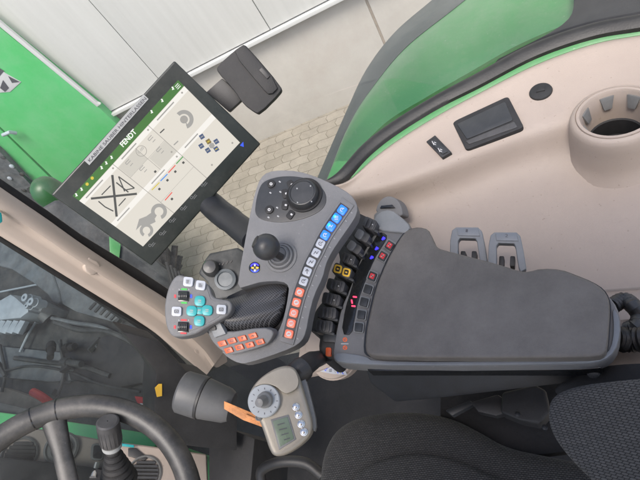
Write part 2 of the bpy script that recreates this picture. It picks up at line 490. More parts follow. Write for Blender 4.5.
def rrect(c, w, h, ang, r=0.25):
    k = min(w, h) * r; out = []
    for sx, sy, a0 in ((1, 1, 0), (-1, 1, 90), (-1, -1, 180), (1, -1, 270)):
        for t in (0, 30, 60, 90):
            out.append((sx * (w / 2 - k) + k * math.cos(R(a0 + t)), sy * (h / 2 - k) + k * math.sin(R(a0 + t))))
    ca, sa = math.cos(R(ang)), math.sin(R(ang))
    return [(c[0] + x * ca - y * sa, c[1] + x * sa + y * ca) for x, y in out]
def glyph(q, P, c, s_, m, off, seed, w=.6):
    g_ = random.Random(seed)
    k = g_.choice(('box', 'arc', 'arrow', 'bars', 'wave'))
    x, y = c
    if k == 'box':
        for a, b2 in (((-1, -.7), (1, -.7)), ((1, -.7), (1, .7)), ((1, .7), (-1, .7)), ((-1, .7), (-1, -.7)), ((-.5, .1), (.5, .1))): q.line(P, (x + a[0] * s_, y + a[1] * s_), (x + b2[0] * s_, y + b2[1] * s_), w, m, off)
    elif k == 'arc':
        q.ring(P, c, s_ * .6, s_ * .6 + w, m, off, g_.randint(0, 90), g_.randint(260, 330), 12); q.line(P, (x, y), (x + s_, y - s_ * .8), w, m, off + .0001)
    elif k == 'arrow':
        q.line(P, (x, y + s_), (x, y - s_), w, m, off); q.line(P, (x, y - s_), (x - s_ * .7, y - s_ * .1), w, m, off + .0001); q.line(P, (x, y - s_), (x + s_ * .7, y - s_ * .1), w, m, off + .0002)
    elif k == 'bars':
        for i in (-1, 0, 1): q.line(P, (x - s_ * .9, y + i * s_ * .7), (x + s_ * g_.uniform(.2, 1), y + i * s_ * .7), w, m, off)
    else:
        q.line(P, (x - s_, y + s_ * .6), (x - s_ * .2, y - s_ * .6), w, m, off); q.line(P, (x - s_ * .2, y - s_ * .6), (x + s_ * .3, y + s_ * .5), w, m, off + .0001); q.line(P, (x + s_ * .3, y + s_ * .5), (x + s_, y - s_ * .6), w, m, off)
def z5(ox, oy, s, pts): return [(ox + x / s, oy + y / s) for x, y in pts]
def crom(pts, n=8, closed=False):
    """Catmull-Rom through Vectors or tuples"""
    out = []; N = len(pts)
    V = [Vector(p) for p in pts]
    seg = N if closed else N - 1
    for i in range(seg):
        p0 = V[(i - 1) % N] if closed or i > 0 else V[0] * 2 - V[1]
        p1 = V[i]; p2 = V[(i + 1) % N]
        p3 = V[(i + 2) % N] if closed or i + 2 < N else V[-1] * 2 - V[-2]
        for k in range(n):
            t = k / n
            out.append(0.5 * ((2 * p1) + (-p0 + p2) * t + (2 * p0 - 5 * p1 + 4 * p2 - p3) * t * t + (-p0 + 3 * p1 - 3 * p2 + p3) * t ** 3))
    if not closed: out.append(V[-1].copy())
    return out

ZA = CAMH - 0.60          # armrest pad height
ZF = ZA - 0.145            # side shelf basin
ZR = ZA - 0.05            # shelf rim

# ================================================================== OUTSIDE
# ground with interlocking pavers
def paver_mat(ang):
    m = bpy.data.materials.new('pavers'); m.use_nodes = True
    N, L, b = nodes_of(m); b.inputs['Roughness'].default_value = 0.9
    tc = N.new('ShaderNodeTexCoord'); mp = N.new('ShaderNodeMapping'); mp.inputs['Rotation'].default_value = (0, 0, ang)
    L.new(tc.outputs['Object'], mp.inputs[0])
    sp = N.new('ShaderNodeSeparateXYZ'); L.new(mp.outputs[0], sp.inputs[0])
    def math_(op, a, b_=None, v=None):
        n = N.new('ShaderNodeMath'); n.operation = op
        L.new(a, n.inputs[0])
        if b_ is not None: L.new(b_, n.inputs[1])
        if v is not None: n.inputs[1].default_value = v
        return n.outputs[0]
    # zigzag edges: push x by a triangle wave of y, and y by one of x
    tx = math_('MULTIPLY', math_('PINGPONG', sp.outputs[1], v=0.065), v=0.42)
    ty = math_('MULTIPLY', math_('PINGPONG', sp.outputs[0], v=0.11), v=0.10)
    cb = N.new('ShaderNodeCombineXYZ')
    L.new(math_('ADD', sp.outputs[0], tx), cb.inputs[0]); L.new(math_('ADD', sp.outputs[1], ty), cb.inputs[1])
    t = N.new('ShaderNodeTexBrick'); t.inputs['Scale'].default_value = 1.0
    t.inputs['Brick Width'].default_value = 0.22; t.inputs['Row Height'].default_value = 0.13
    t.inputs['Mortar Size'].default_value = 0.004; t.inputs['Mortar Smooth'].default_value = 0.3
    t.inputs['Color1'].default_value = (0.235, 0.21, 0.17, 1); t.inputs['Color2'].default_value = (0.275, 0.248, 0.205, 1)
    t.inputs['Mortar'].default_value = (0.15, 0.13, 0.10, 1)
    L.new(cb.outputs[0], t.inputs['Vector'])
    nz = N.new('ShaderNodeTexNoise'); nz.inputs['Scale'].default_value = 4; nz.inputs['Detail'].default_value = 10; nz.inputs['Roughness'].default_value = 0.7
    L.new(tc.outputs['Object'], nz.inputs['Vector'])
    mr = N.new('ShaderNodeMapRange'); mr.inputs[1].default_value = 0.3; mr.inputs[2].default_value = 0.7; mr.inputs[3].default_value = 0.78; mr.inputs[4].default_value = 1.15
    L.new(nz.outputs[0], mr.inputs[0])
    mx = N.new('ShaderNodeMix'); mx.data_type = 'RGBA'; mx.blend_type = 'MULTIPLY'; mx.inputs[0].default_value = 1
    L.new(t.outputs['Color'], mx.inputs[6])
    cc = N.new('ShaderNodeCombineColor')
    for i in range(3): L.new(mr.outputs[0], cc.inputs[i])
    L.new(cc.outputs[0], mx.inputs[7]); L.new(mx.outputs[2], b.inputs['Base Color'])
    bp = N.new('ShaderNodeBump'); bp.inputs['Strength'].default_value = 0.8; bp.inputs['Distance'].default_value = 0.003; bp.invert = True
    L.new(t.outputs['Fac'], bp.inputs['Height']); L.new(bp.outputs[0], b.inputs['Normal'])
    MATS['pavers'] = m
w0 = H(260.6, 140.6, 0.0); w1 = H(360, 99.4, 0.0)
wd = (w1 - w0); wd.z = 0; wd.normalize()               # along the wall, rearwards
wn = Vector((wd.y, -wd.x, 0))                          # wall normal, towards the tractor
if (C - w0).dot(wn) < 0: wn = -wn
paver_mat(-math.atan2(wd.y, wd.x))
g = B(); g.poly(Plane((0, 0, 0), UP), [(0, 0)] * 0 or [(320, 240), (330, 240), (330, 250)], 'pavers'); g.bm.clear()
vs = [g.bm.verts.new(p) for p in ((-60, -60, 0), (60, -60, 0), (60, 60, 0), (-60, 60, 0))]
g.bm.faces.new(vs)
go = g.build('ground', loc=(0, 0, 0)); go['kind'] = 'structure'

WP = Plane(w0, wn, wd)
WH = Plane(w0 + wn * 0.05, wn, wd)
def wall_pt(px, py, off=0.0): return WP.at(px, py, off)
# concrete base wall
lip = [wall_pt(187, 71.5), wall_pt(341, 0)]
zlip = (lip[0].z + lip[1].z) / 2
cw = thing('concrete_wall', w0, 'low bare concrete base wall between the pavers and the white cladding', 'wall')
q = B()
sc_ = wall_pt(378, 28); sx = (sc_ - w0).dot(wd)
def wbox(bb, a, b_, z0, z1, off, th, m, bev=0.0):
    p = [w0 + wd * a + wn * off, w0 + wd * b_ + wn * off]
    top = [Vector((p[0].x, p[0].y, z0)), Vector((p[1].x, p[1].y, z0)), Vector((p[1].x, p[1].y, z1)), Vector((p[0].x, p[0].y, z1))]
    bb.prism(top, [v - wn * th for v in top], m, bev)
wbox(q, -14, sx - 0.012, -0.1, zlip - 0.005, 0.0, 0.25, 'concrete', 0.006)
q.build('slab', cw)
q = B(); wbox(q, sx + 0.012, 14, -0.1, zlip - 0.005, 0.0, 0.25, 'concrete', 0.006); q.build('slab', cw)
q = B(); wbox(q, sx - 0.012, sx + 0.012, -0.1, zlip - 0.005, -0.012, 0.2, 'joint_brown'); q.build('joint', cw)
# white cladding
wc = thing('white_building', w0, 'white panel clad building wall standing on the concrete base', 'building')
s1 = (wall_pt(125, 36) - w0).dot(wd); s2 = (wall_pt(262, 12) - w0).dot(wd)
s0 = s1 - (s2 - s1) * 0.0
xl = (wall_pt(97, 108) - w0).dot(wd)
print('wall x', xl, s1, s2, sx, 'zlip', zlip, 'ground dist', (w0 - C).length)
edges = [xl, None, None]
seams = [s2 - 2 * 1.1, s2 - 1.1, s2, s2 + 1.1, s2 + 2.2]
seams = sorted([xl - 3.4, xl - 2.3, xl - 1.2, s1, s2, s2 + 1.1, s2 + 2.2, s2 + 3.3, s2 + 8])
seams = [-12.0] + [s for s in seams if s > -12]
for a, b_ in zip(seams, seams[1:]):
    q = B(); wbox(q, a + 0.004, b_ - 0.004, zlip + 0.05, 6.0, 0.06, 0.06, 'wall_white', 0.004); q.build('wall_panel', wc)
q = B(); wbox(q, -12, 12, zlip + 0.03, 6.0, -0.002, 0.1, 'joint'); q.build('wall_core', wc)
q = B(); wbox(q, -12, 12, zlip, zlip + 0.035, 0.10, 0.10, 'trim_white', 0.003); q.build('sill_trim', wc)

# green machine next to the wall
GP = Plane(wall_pt(97, 108, 0) + wn * 0.16, wn, wd)
gm = thing('green_machine', Vector((GP.at(40, 120).x, GP.at(40, 120).y, 0)), 'bright green flat machine cover with a white and black emblem by the white wall', 'machine')
q = B(); q.slab(GP, [(-160, -90), (0, 28), (97, 106), (125, 132), (150, 260), (76, 200), (0, 127), (-160, -10)], 0.10, 'green_paint', bev=0.01); q.build('cover_panel', gm)
q = B(); q.slab(GP, [(-160, -2), (0, 129), (74, 201), (120, 240), (150, 290), (60, 215), (0, 150), (-160, 20)], 0.10, 'green_paint', off=-0.02, bev=0.01); q.build('lower_panel', gm)
q = B()
q.slab(GP, [(-160, -100), (0, 22), (97, 103), (100.5, 104.5), (97, 107), (0, 27), (-160, -94)], 0.03, 'trim_white', off=0.01, bev=0.004); q.build('edge_trim', gm)
q = B(); q.slab(GP, [(-4, 66), (5, 73), (21, 82), (10, 92), (-4, 93)], 0.004, 'mark_white', off=0.004, bev=0.001)
for t in ([(-4, 66), (4, 71), (-1, 77), (-4, 76)], [(8, 76), (20, 82), (12, 83)], [(0, 88), (3, 80), (9, 88), (5, 92)]):
    q.poly(GP, t, 'mark_dark', off=0.006)
q.build('emblem', gm)
q = B()
q.slab(GP, [(-160, 22), (0, 152), (58, 214), (90, 260), (60, 320), (-160, 250)], 0.15, 'machine_grey', off=0.05, bev=0.01)
for i, (x, y) in enumerate([(3, 157), (12, 166), (22, 174), (33, 185), (10, 178), (24, 190), (40, 196)]):
    q.lathe(GP.at(x, y, 0.045), GP.n, [(0, 0.03), (0.012, 0.028), (0.018, 0.012)], 'machine_light' if i % 3 == 1 else 'dark_machine', 12)
q.build('frame_plate', gm)
q = B(); q.tube([GP.at(3, 135, .08), GP.at(10, 132, .1), GP.at(16, 133, .06)], 0.02, 'machine_light'); q.build('latch', gm)

# front wheel and fender of the tractor
wc_ = H(105, 262, 0.62)
fwl = thing('wheeled_axle', (wc_.x, wc_.y, 0), 'black lugged front tyre on the ground beyond the windscreen pillar', 'wheel')
q = B(); ax = Vector((0, 1, 0))
q.lathe(wc_ - ax * 0.25, ax, [(0, 0.34), (0.0, 0.5), (0.03, 0.58), (0.08, 0.63), (0.25, 0.645), (0.42, 0.63), (0.47, 0.58), (0.5, 0.5), (0.5, 0.34)], 'tyre', 64, cap=False)
for k in range(22):
    for sd in (-1, 1):
        a = 2 * PI * (k + (0.5 if sd > 0 else 0)) / 22
        er = Vector((math.cos(a), 0, math.sin(a))); et = Vector((-math.sin(a), 0, math.cos(a)))
        d = (ax * sd * 0.8 + et * 0.55).normalized()
        q.box(wc_ + er * 0.655 + ax * sd * 0.12 + et * 0.0, d, d.cross(er), er, 0.27, 0.045, 0.05, 'tyre', 0.006)
q.build('tyre', fwl)
q = B(); q.lathe(wc_ - ax * 0.2, ax, [(0, 0.0), (0.02, 0.1), (0.1, 0.15), (0.05, 0.33), (0.36, 0.335), (0.3, 0.15), (0.36, 0.0)], 'green_paint', 40, cap=False); q.build('rim', fwl)
mg = PL(120, 255, 1.95, (C - D(120, 255, 1.95)).normalized())
mt_ = thing('wheel_mudguard', mg.at(120, 255, -.2), 'dark mudguard and side step seen between terminal and beige pillar', 'mudguard')
q = B(); q.slab(mg, [(40, 208), (56, 199), (90, 208), (130, 232), (160, 262), (190, 285), (225, 318), (205, 345), (120, 320), (50, 270)], .12, 'dark_machine', bev=.02, seg=3); q.build('guard', mt_)
q = B(); q.slab(mg, [(109, 236), (121, 244), (119, 262), (110, 258)], .02, 'fender_green', off=.012, bev=.004); q.build('green_bracket', mt_)
for k in range(5):
    q = B(); q.slab(mg, [(165 + k * 4, 262 + k * 3), (168 + k * 4, 262 + k * 3), (176 + k * 4, 290 + k * 3), (173 + k * 4, 290 + k * 3)], .02, 'black_matt', off=.014, bev=.004); q.build('step_rib', mt_)
# round green lamp holder seen beside the screen
q = B(); p = D(46, 190, 2.6)
q.lathe(p - UP * 0.12, UP + VIEW(48, 186) * 0.3, [(0, 0.05), (0.03, 0.08), (0.10, 0.085), (0.15, 0.078), (0.185, 0.06), (0.205, 0.035), (0.21, 0.001)], 'dark_green', 24)
q.tube([p - UP * 0.1, p - UP * 0.5, H(30, 190, 1.2)], 0.03, 'black_matt')
o = q.build('marker_lamp'); tag(o, 'rounded green marker lamp holder just left of the display screen', 'lamp')

# tractor bonnet and machinery beyond the windscreen
ZB = ZA - 0.45
hd = thing('bonnet', H(40, 430, ZB), 'green tractor bonnet strip just above the steering wheel rim', 'bonnet')
HP = Plane(H(40, 430, ZB), UP)
q = B(); q.slab(HP, [(-200, 395), (-60, 405), (0, 412), (30, 416), (100, 426), (150, 433), (163, 443), (120, 470), (60, 490), (-200, 500)], 0.35, 'green_paint', bev=0.03, sm=2, seg=4); q.build('bonnet_panel', hd)
q = B(); q.slab(HP, [(-200, 378), (-60, 392), (0, 402), (30, 409), (60, 416), (60, 421), (0, 413), (-200, 395)], 0.3, 'dark_machine', off=-0.03, bev=0.01); q.build('bonnet_grille', hd)

FP = Plane(H(90, 330, 1.35), (Vector((0.15, -0.25, 1))).normalized())
fm = thing('front_implement', Vector((H(60, 330, 0).x, H(60, 330, 0).y, 0)), 'dark greyish machinery with pale hydraulic block beyond the windscreen', 'machine')
q = B(); q.slab(FP, [(-260, 180), (-60, 200), (10, 225), (80, 268), (150, 315), (185, 360), (188, 440), (60, 445), (-260, 430)], 0.9, 'dark_machine', bev=0.03); q.build('main_body', fm)
q = B(); q.slab(FP, [(-60, 215), (0, 236), (28, 248), (48, 262), (62, 300), (55, 306), (44, 290), (0, 262), (-60, 262)], 0.15, 'machine_grey', off=0.06, bev=0.02, sm=1, seg=3); q.build('curved_guard', fm)
q = B(); q.slab(FP, [(52, 270), (64, 276), (120, 316), (112, 322), (76, 312), (62, 304)], 0.12, 'machine_grey', off=0.05, bev=0.01)
for k in range(6):
    q.slab(FP, rrect((92 + k * 5.2, 306 + k * 2.6), 2.2, 9, 42, .2), 0.03, 'dark_machine', off=0.058, bev=0)
q.build('slotted_cover', fm)
q = B(); q.slab(FP, [(-30, 298), (0, 300), (10, 294), (28, 304), (28, 312), (20, 318), (0, 320), (-30, 322)], 0.2, 'machine_light', off=0.16, bev=0.012)
q.slab(FP, [(10, 294), (30, 297), (44, 305), (40, 312), (26, 308)], 0.2, 'machine_grey', off=0.18, bev=0.012); q.build('valve_block', fm)
for k in range(5):
    q = B(); q.slab(FP, [(-6 + k * 6.5, 320), (-1 + k * 6.5, 321), (-8 + k * 6.5, 334), (-14 + k * 6.5, 332)], 0.03, 'machine_light', off=0.165, bev=0.003); q.build('tine', fm)
for c, r in (((38, 301), 3.6), ((44, 305), 3.6), ((40, 309), 2.6)):
    q = B(); mm = FP.m(*c); q.lathe(FP.at(*c, .16), FP.n, [(0, r * mm * 1.2), (0.06, r * mm * 1.2), (0.062, r * mm), (0.09, r * mm), (0.092, r * mm * .4), (0.07, r * mm * .3)], 'machine_light', 18); q.build('coupling', fm)
for c, r in (((49, 318), 7), ((28, 330), 5)):
    q = B(); mm = FP.m(*c); q.lathe(FP.at(*c, .02), Vector((-.6, .5, 1)), [(0, r * mm), (0.05, r * mm), (0.055, r * mm * .75), (0.02, r * mm * .7), (0.025, r * mm * .3), (.07, r * mm * .25)], 'machine_grey', 22); q.build('pulley', fm)
rnd = random.Random(3)
for k, (pts, r, m_) in enumerate([
    ([(0, 292), (20, 288), (45, 284), (52, 292)], .006, 'machine_light'),
    ([(55, 322), (80, 330), (110, 332), (150, 352)], .016, 'dark_machine'),
    ([(52, 318), (75, 323), (100, 327), (128, 340)], .012, 'machine_grey'),
    ([(15, 358), (45, 362), (80, 366), (110, 376)], .014, 'dark_machine'),
    ([(0, 372), (30, 366), (70, 372), (100, 384), (140, 392)], .007, 'dark_machine'),
    ([(20, 352), (28, 335), (36, 322)], .008, 'machine_light'),
    ([(-20, 400), (5, 410), (30, 412), (60, 408)], .02, 'black_matt'),
    ([(60, 340), (64, 372), (58, 395)], .010, 'dark_machine'),
    ([(0, 345), (5, 372), (2, 392)], .009, 'dark_machine')]):
    q = B(); q.tube(crom([FP.at(x, y, .05) for x, y in pts], 6), r, m_, 8); q.build('hydraulic_hose', fm)
q = B(); q.slab(FP, [(-60, 340), (60, 352), (112, 366), (114, 378), (50, 382), (-60, 372)], .1, 'machine_grey', off=.03, bev=.01); q.build('cross_beam', fm)
q = B(); q.slab(FP, [(-60, 385), (0, 386), (25, 394), (44, 402), (40, 412), (0, 412), (-60, 410)], .08, 'joint_brown', off=.03, bev=.02, sm=1)
q.build('brown_plate', fm)  # plain brown area below the cross beam
q = B(); q.slab(FP, [(62, 352), (120, 330), (155, 350), (158, 380), (118, 388), (70, 380)], .06, 'black_plastic', off=.045, bev=.01); q.build('dark_cover', fm)
q = B(); q.tube(crom([FP.at(33, 392, .16), FP.at(42, 397, .17), FP.at(50, 403, .14)], 5), .022, 'red_plastic', 10); q.build('red_handle', fm)
rc = random.Random(11)
for k in range(13):
    x, y = rc.uniform(-10, 150), rc.uniform(300, 410)
    if y < 262 + x * .42 + 40: continue
    e1 = Vector((rc.uniform(-1, 1), rc.uniform(-1, 1), rc.uniform(-.3, .3))).normalized(); e2 = e1.cross(UP).normalized(); e3 = e1.cross(e2)
    q = B(); o_ = FP.at(x, y, rc.uniform(.03, .12)); mm_ = rc.choice(('dark_machine', 'dark_machine', 'black_matt'))
    if k % 3:
        q.box(o_, e1, e2, e3, rc.uniform(.04, .14), rc.uniform(.015, .05), rc.uniform(.02, .04), mm_, .004)
        q.lathe(o_ + e3 * .0, e3, [(0, .012), (.04, .012), (.045, .006)], 'machine_grey', 10)
    else:
        q.lathe(o_, e1, [(0, .02), (.02, .026), (.06, .026), (.062, .018), (rc.uniform(.1, .2), .018)], mm_, 14)
    q.build(('bracket', 'fitting', 'clamp')[k % 3], fm)
q = B(); q.slab(FP, [(134, 396), (155, 399), (155, 414), (139, 408)], .05, 'red_plastic', off=.1, bev=.005)
q.poly(FP, [(140, 403), (155, 405), (155, 406.5), (140, 404.5)], 'mark_white', off=.102); q.build('red_reflector', fm)

# ---------------------------------------------------------------- cab body: pillar, windscreen, side window
pil0 = D(90, 266, 1.10)                       # right windscreen pillar, upright
px_, py_ = pil0.x, pil0.y
def on_pillar(px, py, off=0.0):               # plane facing the driver through the pillar
    return PPL.at(px, py, off)
tocam = Vector((-px_, -py_, 0)).normalized()
PPL = Plane(pil0, tocam)
ps = thing('windscreen_pillar', (px_, py_, ZA - .3), 'beige pillar running diagonally between windscreen and side window', 'pillar')
# cross-section lofted along the pillar
up_edge = [(-60, 145), (0, 187), (47, 219), (82, 244), (135, 279), (168, 300), (205, 326), (225, 350)]
lo_edge = [(-60, 200), (0, 238), (36, 260), (70, 281), (135, 321), (160, 339), (193, 373), (200, 384)]
rows = []
for (a, b_) in zip(crom([Vector((x, y, 0)) for x, y in up_edge], 5), crom([Vector((x, y, 0)) for x, y in lo_edge], 5)):
    row = []
    for t, h in ((0, -.05), (0.0, 0), (.04, .012), (.12, .02), (.3, .03), (.42, .028), (.5, .012), (.62, .008), (.8, .010), (.93, .004), (1, -.006), (1.0, -.05)):
        row.append(PPL.at(a.x + (b_.x - a.x) * t, a.y + (b_.y - a.y) * t, h))
    rows.append(row)
q = B(); q.grid(rows, 'beige_brightened'); bmesh.ops.recalc_face_normals(q.bm, faces=q.bm.faces[:]); q.build('pillar_trim', ps, angle=50)
q = B(); q.slab(PPL, [(86, 256), (101, 263), (100, 272), (92, 277), (84, 270)], .03, 'beige_brightened', off=.028, bev=.004, sm=1, seg=3); q.build('hook', ps)
q = B(); c = (199, 347); mm = PPL.m(*c)
q.lathe(PPL.at(*c, .004), PPL.n, [(0, 7 * mm), (.006, 6 * mm), (.007, 3.5 * mm), (.003, 3 * mm)], 'beige_brightened', 20); q.build('screw_boss', ps)
q = B(); q.slab(PPL, [(-60, 197), (0, 236), (70, 278.5), (135, 319), (160, 337), (196, 374), (193, 378), (156, 341), (133, 325), (68, 284.5), (0, 242), (-60, 204)], .05, 'rubber', off=.001, bev=.002); q.build('windscreen_seal', ps)
q = B(); q.slab(PPL, [(-60, 138), (0, 178), (47, 210), (82, 235), (138, 269), (185, 300), (215, 322), (212, 328), (168, 303), (135, 281), (82, 246.5), (47, 221.5), (0, 189), (-60, 147)], .06, 'black_plastic', off=-.012, bev=.004); q.build('window_frame', ps)
q = B(); q.slab(PPL, [(160, 335), (207, 330), (225, 345), (228, 362), (205, 376), (196, 376)], .05, 'beige_brightened', off=.0, bev=.006); q.build('pillar_foot', ps)
q = B(); q.slab(PPL, [(-3, 211), (2, 213), (3, 222), (-3, 226)], .02, 'key_teal', off=.04, bev=.003); q.build('tie_clip', ps)

# dark shroud beside windscreen base
q = B(); SP = Plane(D(165, 370, 1.04), (tocam + UP * 0.3).normalized())
q.slab(SP, [(120, 330), (160, 341), (190, 374), (212, 378), (238, 420), (238, 452), (205, 449), (155, 443), (154, 400), (156, 372)], .1, 'black_matt', bev=.01)
q.slab(SP, [(155, 388), (159, 384), (162, 384), (162, 396), (157, 397)], .002, 'print_yellow', off=.0025, bev=0)
o = q.build('dash_side_shroud'); tag(o, 'matt black shroud at the foot of the windscreen pillar with a small yellow label', 'shroud')

# ================================================================== SIDE SHELF (beige)
A_ = [(330, 186), (349, 180), (375, 157), (401, 138), (440, 114), (481, 92), (537, 64), (593, 44), (640, 35), (720, 22)]
B_ = [(334, 200), (352, 196), (384, 186), (418, 173), (455, 158), (497, 141), (545, 124), (590, 112), (640, 104), (720, 92)]
C_ = [(334, 220), (352, 216), (388, 212), (425, 203), (465, 190), (505, 175), (550, 164), (595, 156), (640, 150), (720, 140)]
D_ = [(312, 262), (340, 262), (388, 262), (430, 262), (470, 255), (510, 245), (555, 235), (600, 228), (640, 222), (720, 215)]
E_ = [(296, 378), (318, 376), (360, 362), (430, 360), (475, 360), (520, 360), (560, 360), (605, 366), (650, 372), (730, 370)]
def cv(p, z, n=6): return [H(v.x, v.y, z) for v in crom([Vector((x, y, 0)) for x, y in p], n)]
rowsA = [cv(A_, ZR + .004 - .05), cv(A_, ZR + .004)]
def lerp2(p, q_, t): return [(a[0] + (b_[0] - a[0]) * t, a[1] + (b_[1] - a[1]) * t) for a, b_ in zip(p, q_)]
sec = [(lerp2(A_, B_, .04), ZR + .010), (lerp2(A_, B_, .12), ZR + .008), (lerp2(A_, B_, .35), ZR), (lerp2(A_, B_, .75), ZR - .006), (B_, ZR - .012),
       (lerp2(B_, C_, .25), ZR - .024), (lerp2(B_, C_, .6), ZR - .052), (C_, ZR - .074), (lerp2(C_, D_, .35), ZF + .006), (D_, ZF), (lerp2(D_, E_, .3), ZF - .002),
       (lerp2(D_, E_, .7), ZF - .002), (E_, ZF - .004), (E_, ZF - .05)]
for p, z in sec: rowsA.append(cv(p, z))
sh = thing('side_shelf', H(500, 250, ZF), 'large beige moulded shelf beside the armrest below the side window', 'shelf')
q = B(); q.grid(rowsA, 'beige'); bmesh.ops.recalc_face_normals(q.bm, faces=q.bm.faces[:])
_c = H(616, 112, ZR + .006); _r = 39 * Plane(_c, UP).m(616, 112)
bmesh.ops.delete(q.bm, geom=[f for f in q.bm.faces if (f.calc_center_median() - _c).xy.length < _r * .93], context='FACES')
shelf = q.build('shelf_moulding', sh, angle=60, sub=1)
RP = Plane(H(480, 125, ZR - .002), (UP + Vector((0, -.10, 0))).normalized())
RPz = Plane(H(500, 120, ZR), UP)
# storage lid
q = B(); P = Plane(H(487, 123, ZR - .001), (UP + Vector((0, -.12, 0))).normalized())
def rquad(c, k=.10):
    out = []
    for i in range(len(c)):
        a, b2, d = c[i - 1], c[i], c[(i + 1) % len(c)]
        for t in (k, k * .3): out.append((b2[0] + (a[0] - b2[0]) * t, b2[1] + (a[1] - b2[1]) * t))
        for t in (k * .3, k): out.append((b2[0] + (d[0] - b2[0]) * t, b2[1] + (d[1] - b2[1]) * t))
    return chaikin(out, 1)
q.slab(P, rquad([(452, 122), (508, 96), (524, 127), (466, 150)], .14), .03, 'black_matt', off=.001, bev=.002)
q.build('lid_frame', sh)
q = B(); q.slab(P, rquad([(457, 124), (505, 101.5), (513, 120), (467, 139)], .10), .006, 'panel_black', off=.003, bev=.0015)
q.slab(P, rquad([(465.5, 141), (514, 121.5), (517.5, 127), (469, 144)], .12), .006, 'lever_black', off=.0025, bev=.001)
q.build('storage_lid', sh)
# window switch
q = B(); P2 = Plane(H(438, 147, ZR - .000), (UP + Vector((0, -.12, 0))).normalized())
q.slab(P2, z5(420, 60, 2.0, [(12, 163), (30, 150), (63, 184), (44, 195)]), .02, 'black_plastic', bev=.0015)
o = q.build('rocker_switch', sh)
q = B(); q.slab(P2, z5(420, 60, 2.0, [(20, 165), (30, 158), (55, 183), (45, 188)]), .004, 'panel_black', off=.0025, bev=.001)
for c in ((434, 143), (440, 150)):
    q.line(P2, (c[0] - 2, c[1] - 2), (c[0], c[1] + 2), .7, 'mark_white', .0032); q.line(P2, (c[0], c[1] - 1), (c[0] + 2.2, c[1]), .7, 'mark_white', .0032); q.line(P2, (c[0] - 1, c[1]), (c[0] + 2, c[1] + 2), .6, 'mark_white', .0032)
q.build('switch_face', sh)
# socket cover
q = B(); c = (541.5, 97); P3 = Plane(H(*c, ZR - .002), (UP + Vector((0, -.12, 0))).normalized()); mm = P3.m(*c)
q.lathe(P3.at(*c, -.015), P3.n, [(0, 11 * mm), (.014, 11 * mm), (.017, 10.3 * mm), (.018, 0.1 * mm)], 'rubber', 28)
q.slab(P3, [(536, 92), (538, 85), (541, 84), (545, 90)], .006, 'rubber', off=.0045, bev=.001); q.build('socket_cover', sh)
# cup holder
cc = (616, 112); zt = ZR + .0
CH = Plane(H(*cc, zt), UP); mm = CH.m(*cc)
rr_ = 39 * mm
q = B(); o_ = CH.at(*cc)
q.lathe(o_, -UP, [(0.098, rr_ * 1.5), (0.082, rr_ * 1.25), (0.062, rr_ * 1.14), (0.03, rr_ * 1.10), (0.012, rr_ * 1.08), (0.004, rr_ * 1.04), (0.001, rr_ * .98), (0, rr_ * .93), (.002, rr_ * .92), (.002, rr_ * .912), (-.001, rr_ * .90), (-.001, rr_ * .83), (.003, rr_ * .79),
                 (.03, rr_ * .73), (.056, rr_ * .66)], 'beige', 56, cap=False)
q.build('cup_holder', sh, angle=40)
q = B(); q.lathe(o_, -UP, [(.056, rr_ * .66), (.058, rr_ * .62), (.09, rr_ * .58), (.092, 0.001)], 'black_matt', 40, cap=False); q.build('cup_floor', sh)
for a in (98, 50, 150, -5, 200, 250, 300):
    e = Vector((math.cos(R(a)), math.sin(R(a)), 0))
    tv = e.cross(UP); wn_ = (-e + UP * .28).normalized(); wu = (UP + e * .28).normalized()
    q = B(); ct = o_ + e * rr_ * .745 - UP * .020
    top = [ct + tv * -.011 + wu * .012, ct + tv * .011 + wu * .012, ct + tv * .006 - wu * .012, ct - tv * .006 - wu * .012]
    q.prism([p + wn_ * .004 for p in top], [p - wn_ * .004 for p in top], 'silver_dark', .001); q.build('grip_tab', sh)
# small round lock in the shelf
q = B(); P4 = Plane(H(389, 208, ZR - .02), (UP + Vector((-.1, -.5, 0))).normalized())
q.slab(P4, [(375, 214), (377, 205), (382, 198), (390, 195.5), (398, 200), (402, 208), (403, 218)], .03, 'grey_plastic', bev=.004, sm=2, seg=3)
q.slab(P4, [(379.5, 208.5), (381, 205.5), (392, 204.5), (395, 208)], .006, 'black_gloss', off=.003, bev=.001); q.build('lock_fitting', sh)
# trim line and rear air grille
q = B(); VP = Plane(H(625, 352, ZF + .05), (UP + Vector((0, -.3, 0))).normalized())
q.slab(VP, [(590, 322), (640, 318), (760, 312), (760, 372), (640, 366), (606, 371), (590, 366)], .08, 'beige', bev=.004)
q.build('rear_duct', sh)
for k in range(8):
    q = B(); q.slab(VP, rrect((612 + k * 11, 346 - k * .6), 7, 15, -14, .4), .004, 'black_matt', off=.0015, bev=0); q.build('air_slot', sh)
q = B(); q.line(Plane(H(620, 287, ZF + .002), UP), (602, 289), (700, 282), 1.2, 'beige', .003); q.line(Plane(H(620, 287, ZF + .002), UP), (602, 290.4), (700, 283.4), .7, 'joint_brown', .0035); q.build('trim_joint', sh)
# scuffs are in the material; ladder of the left seam
q = B(); q.line(Plane(H(350, 200, ZR - .0), UP), (350, 190), (351.5, 226), .8, 'joint_brown', .004)

q.bm.free()

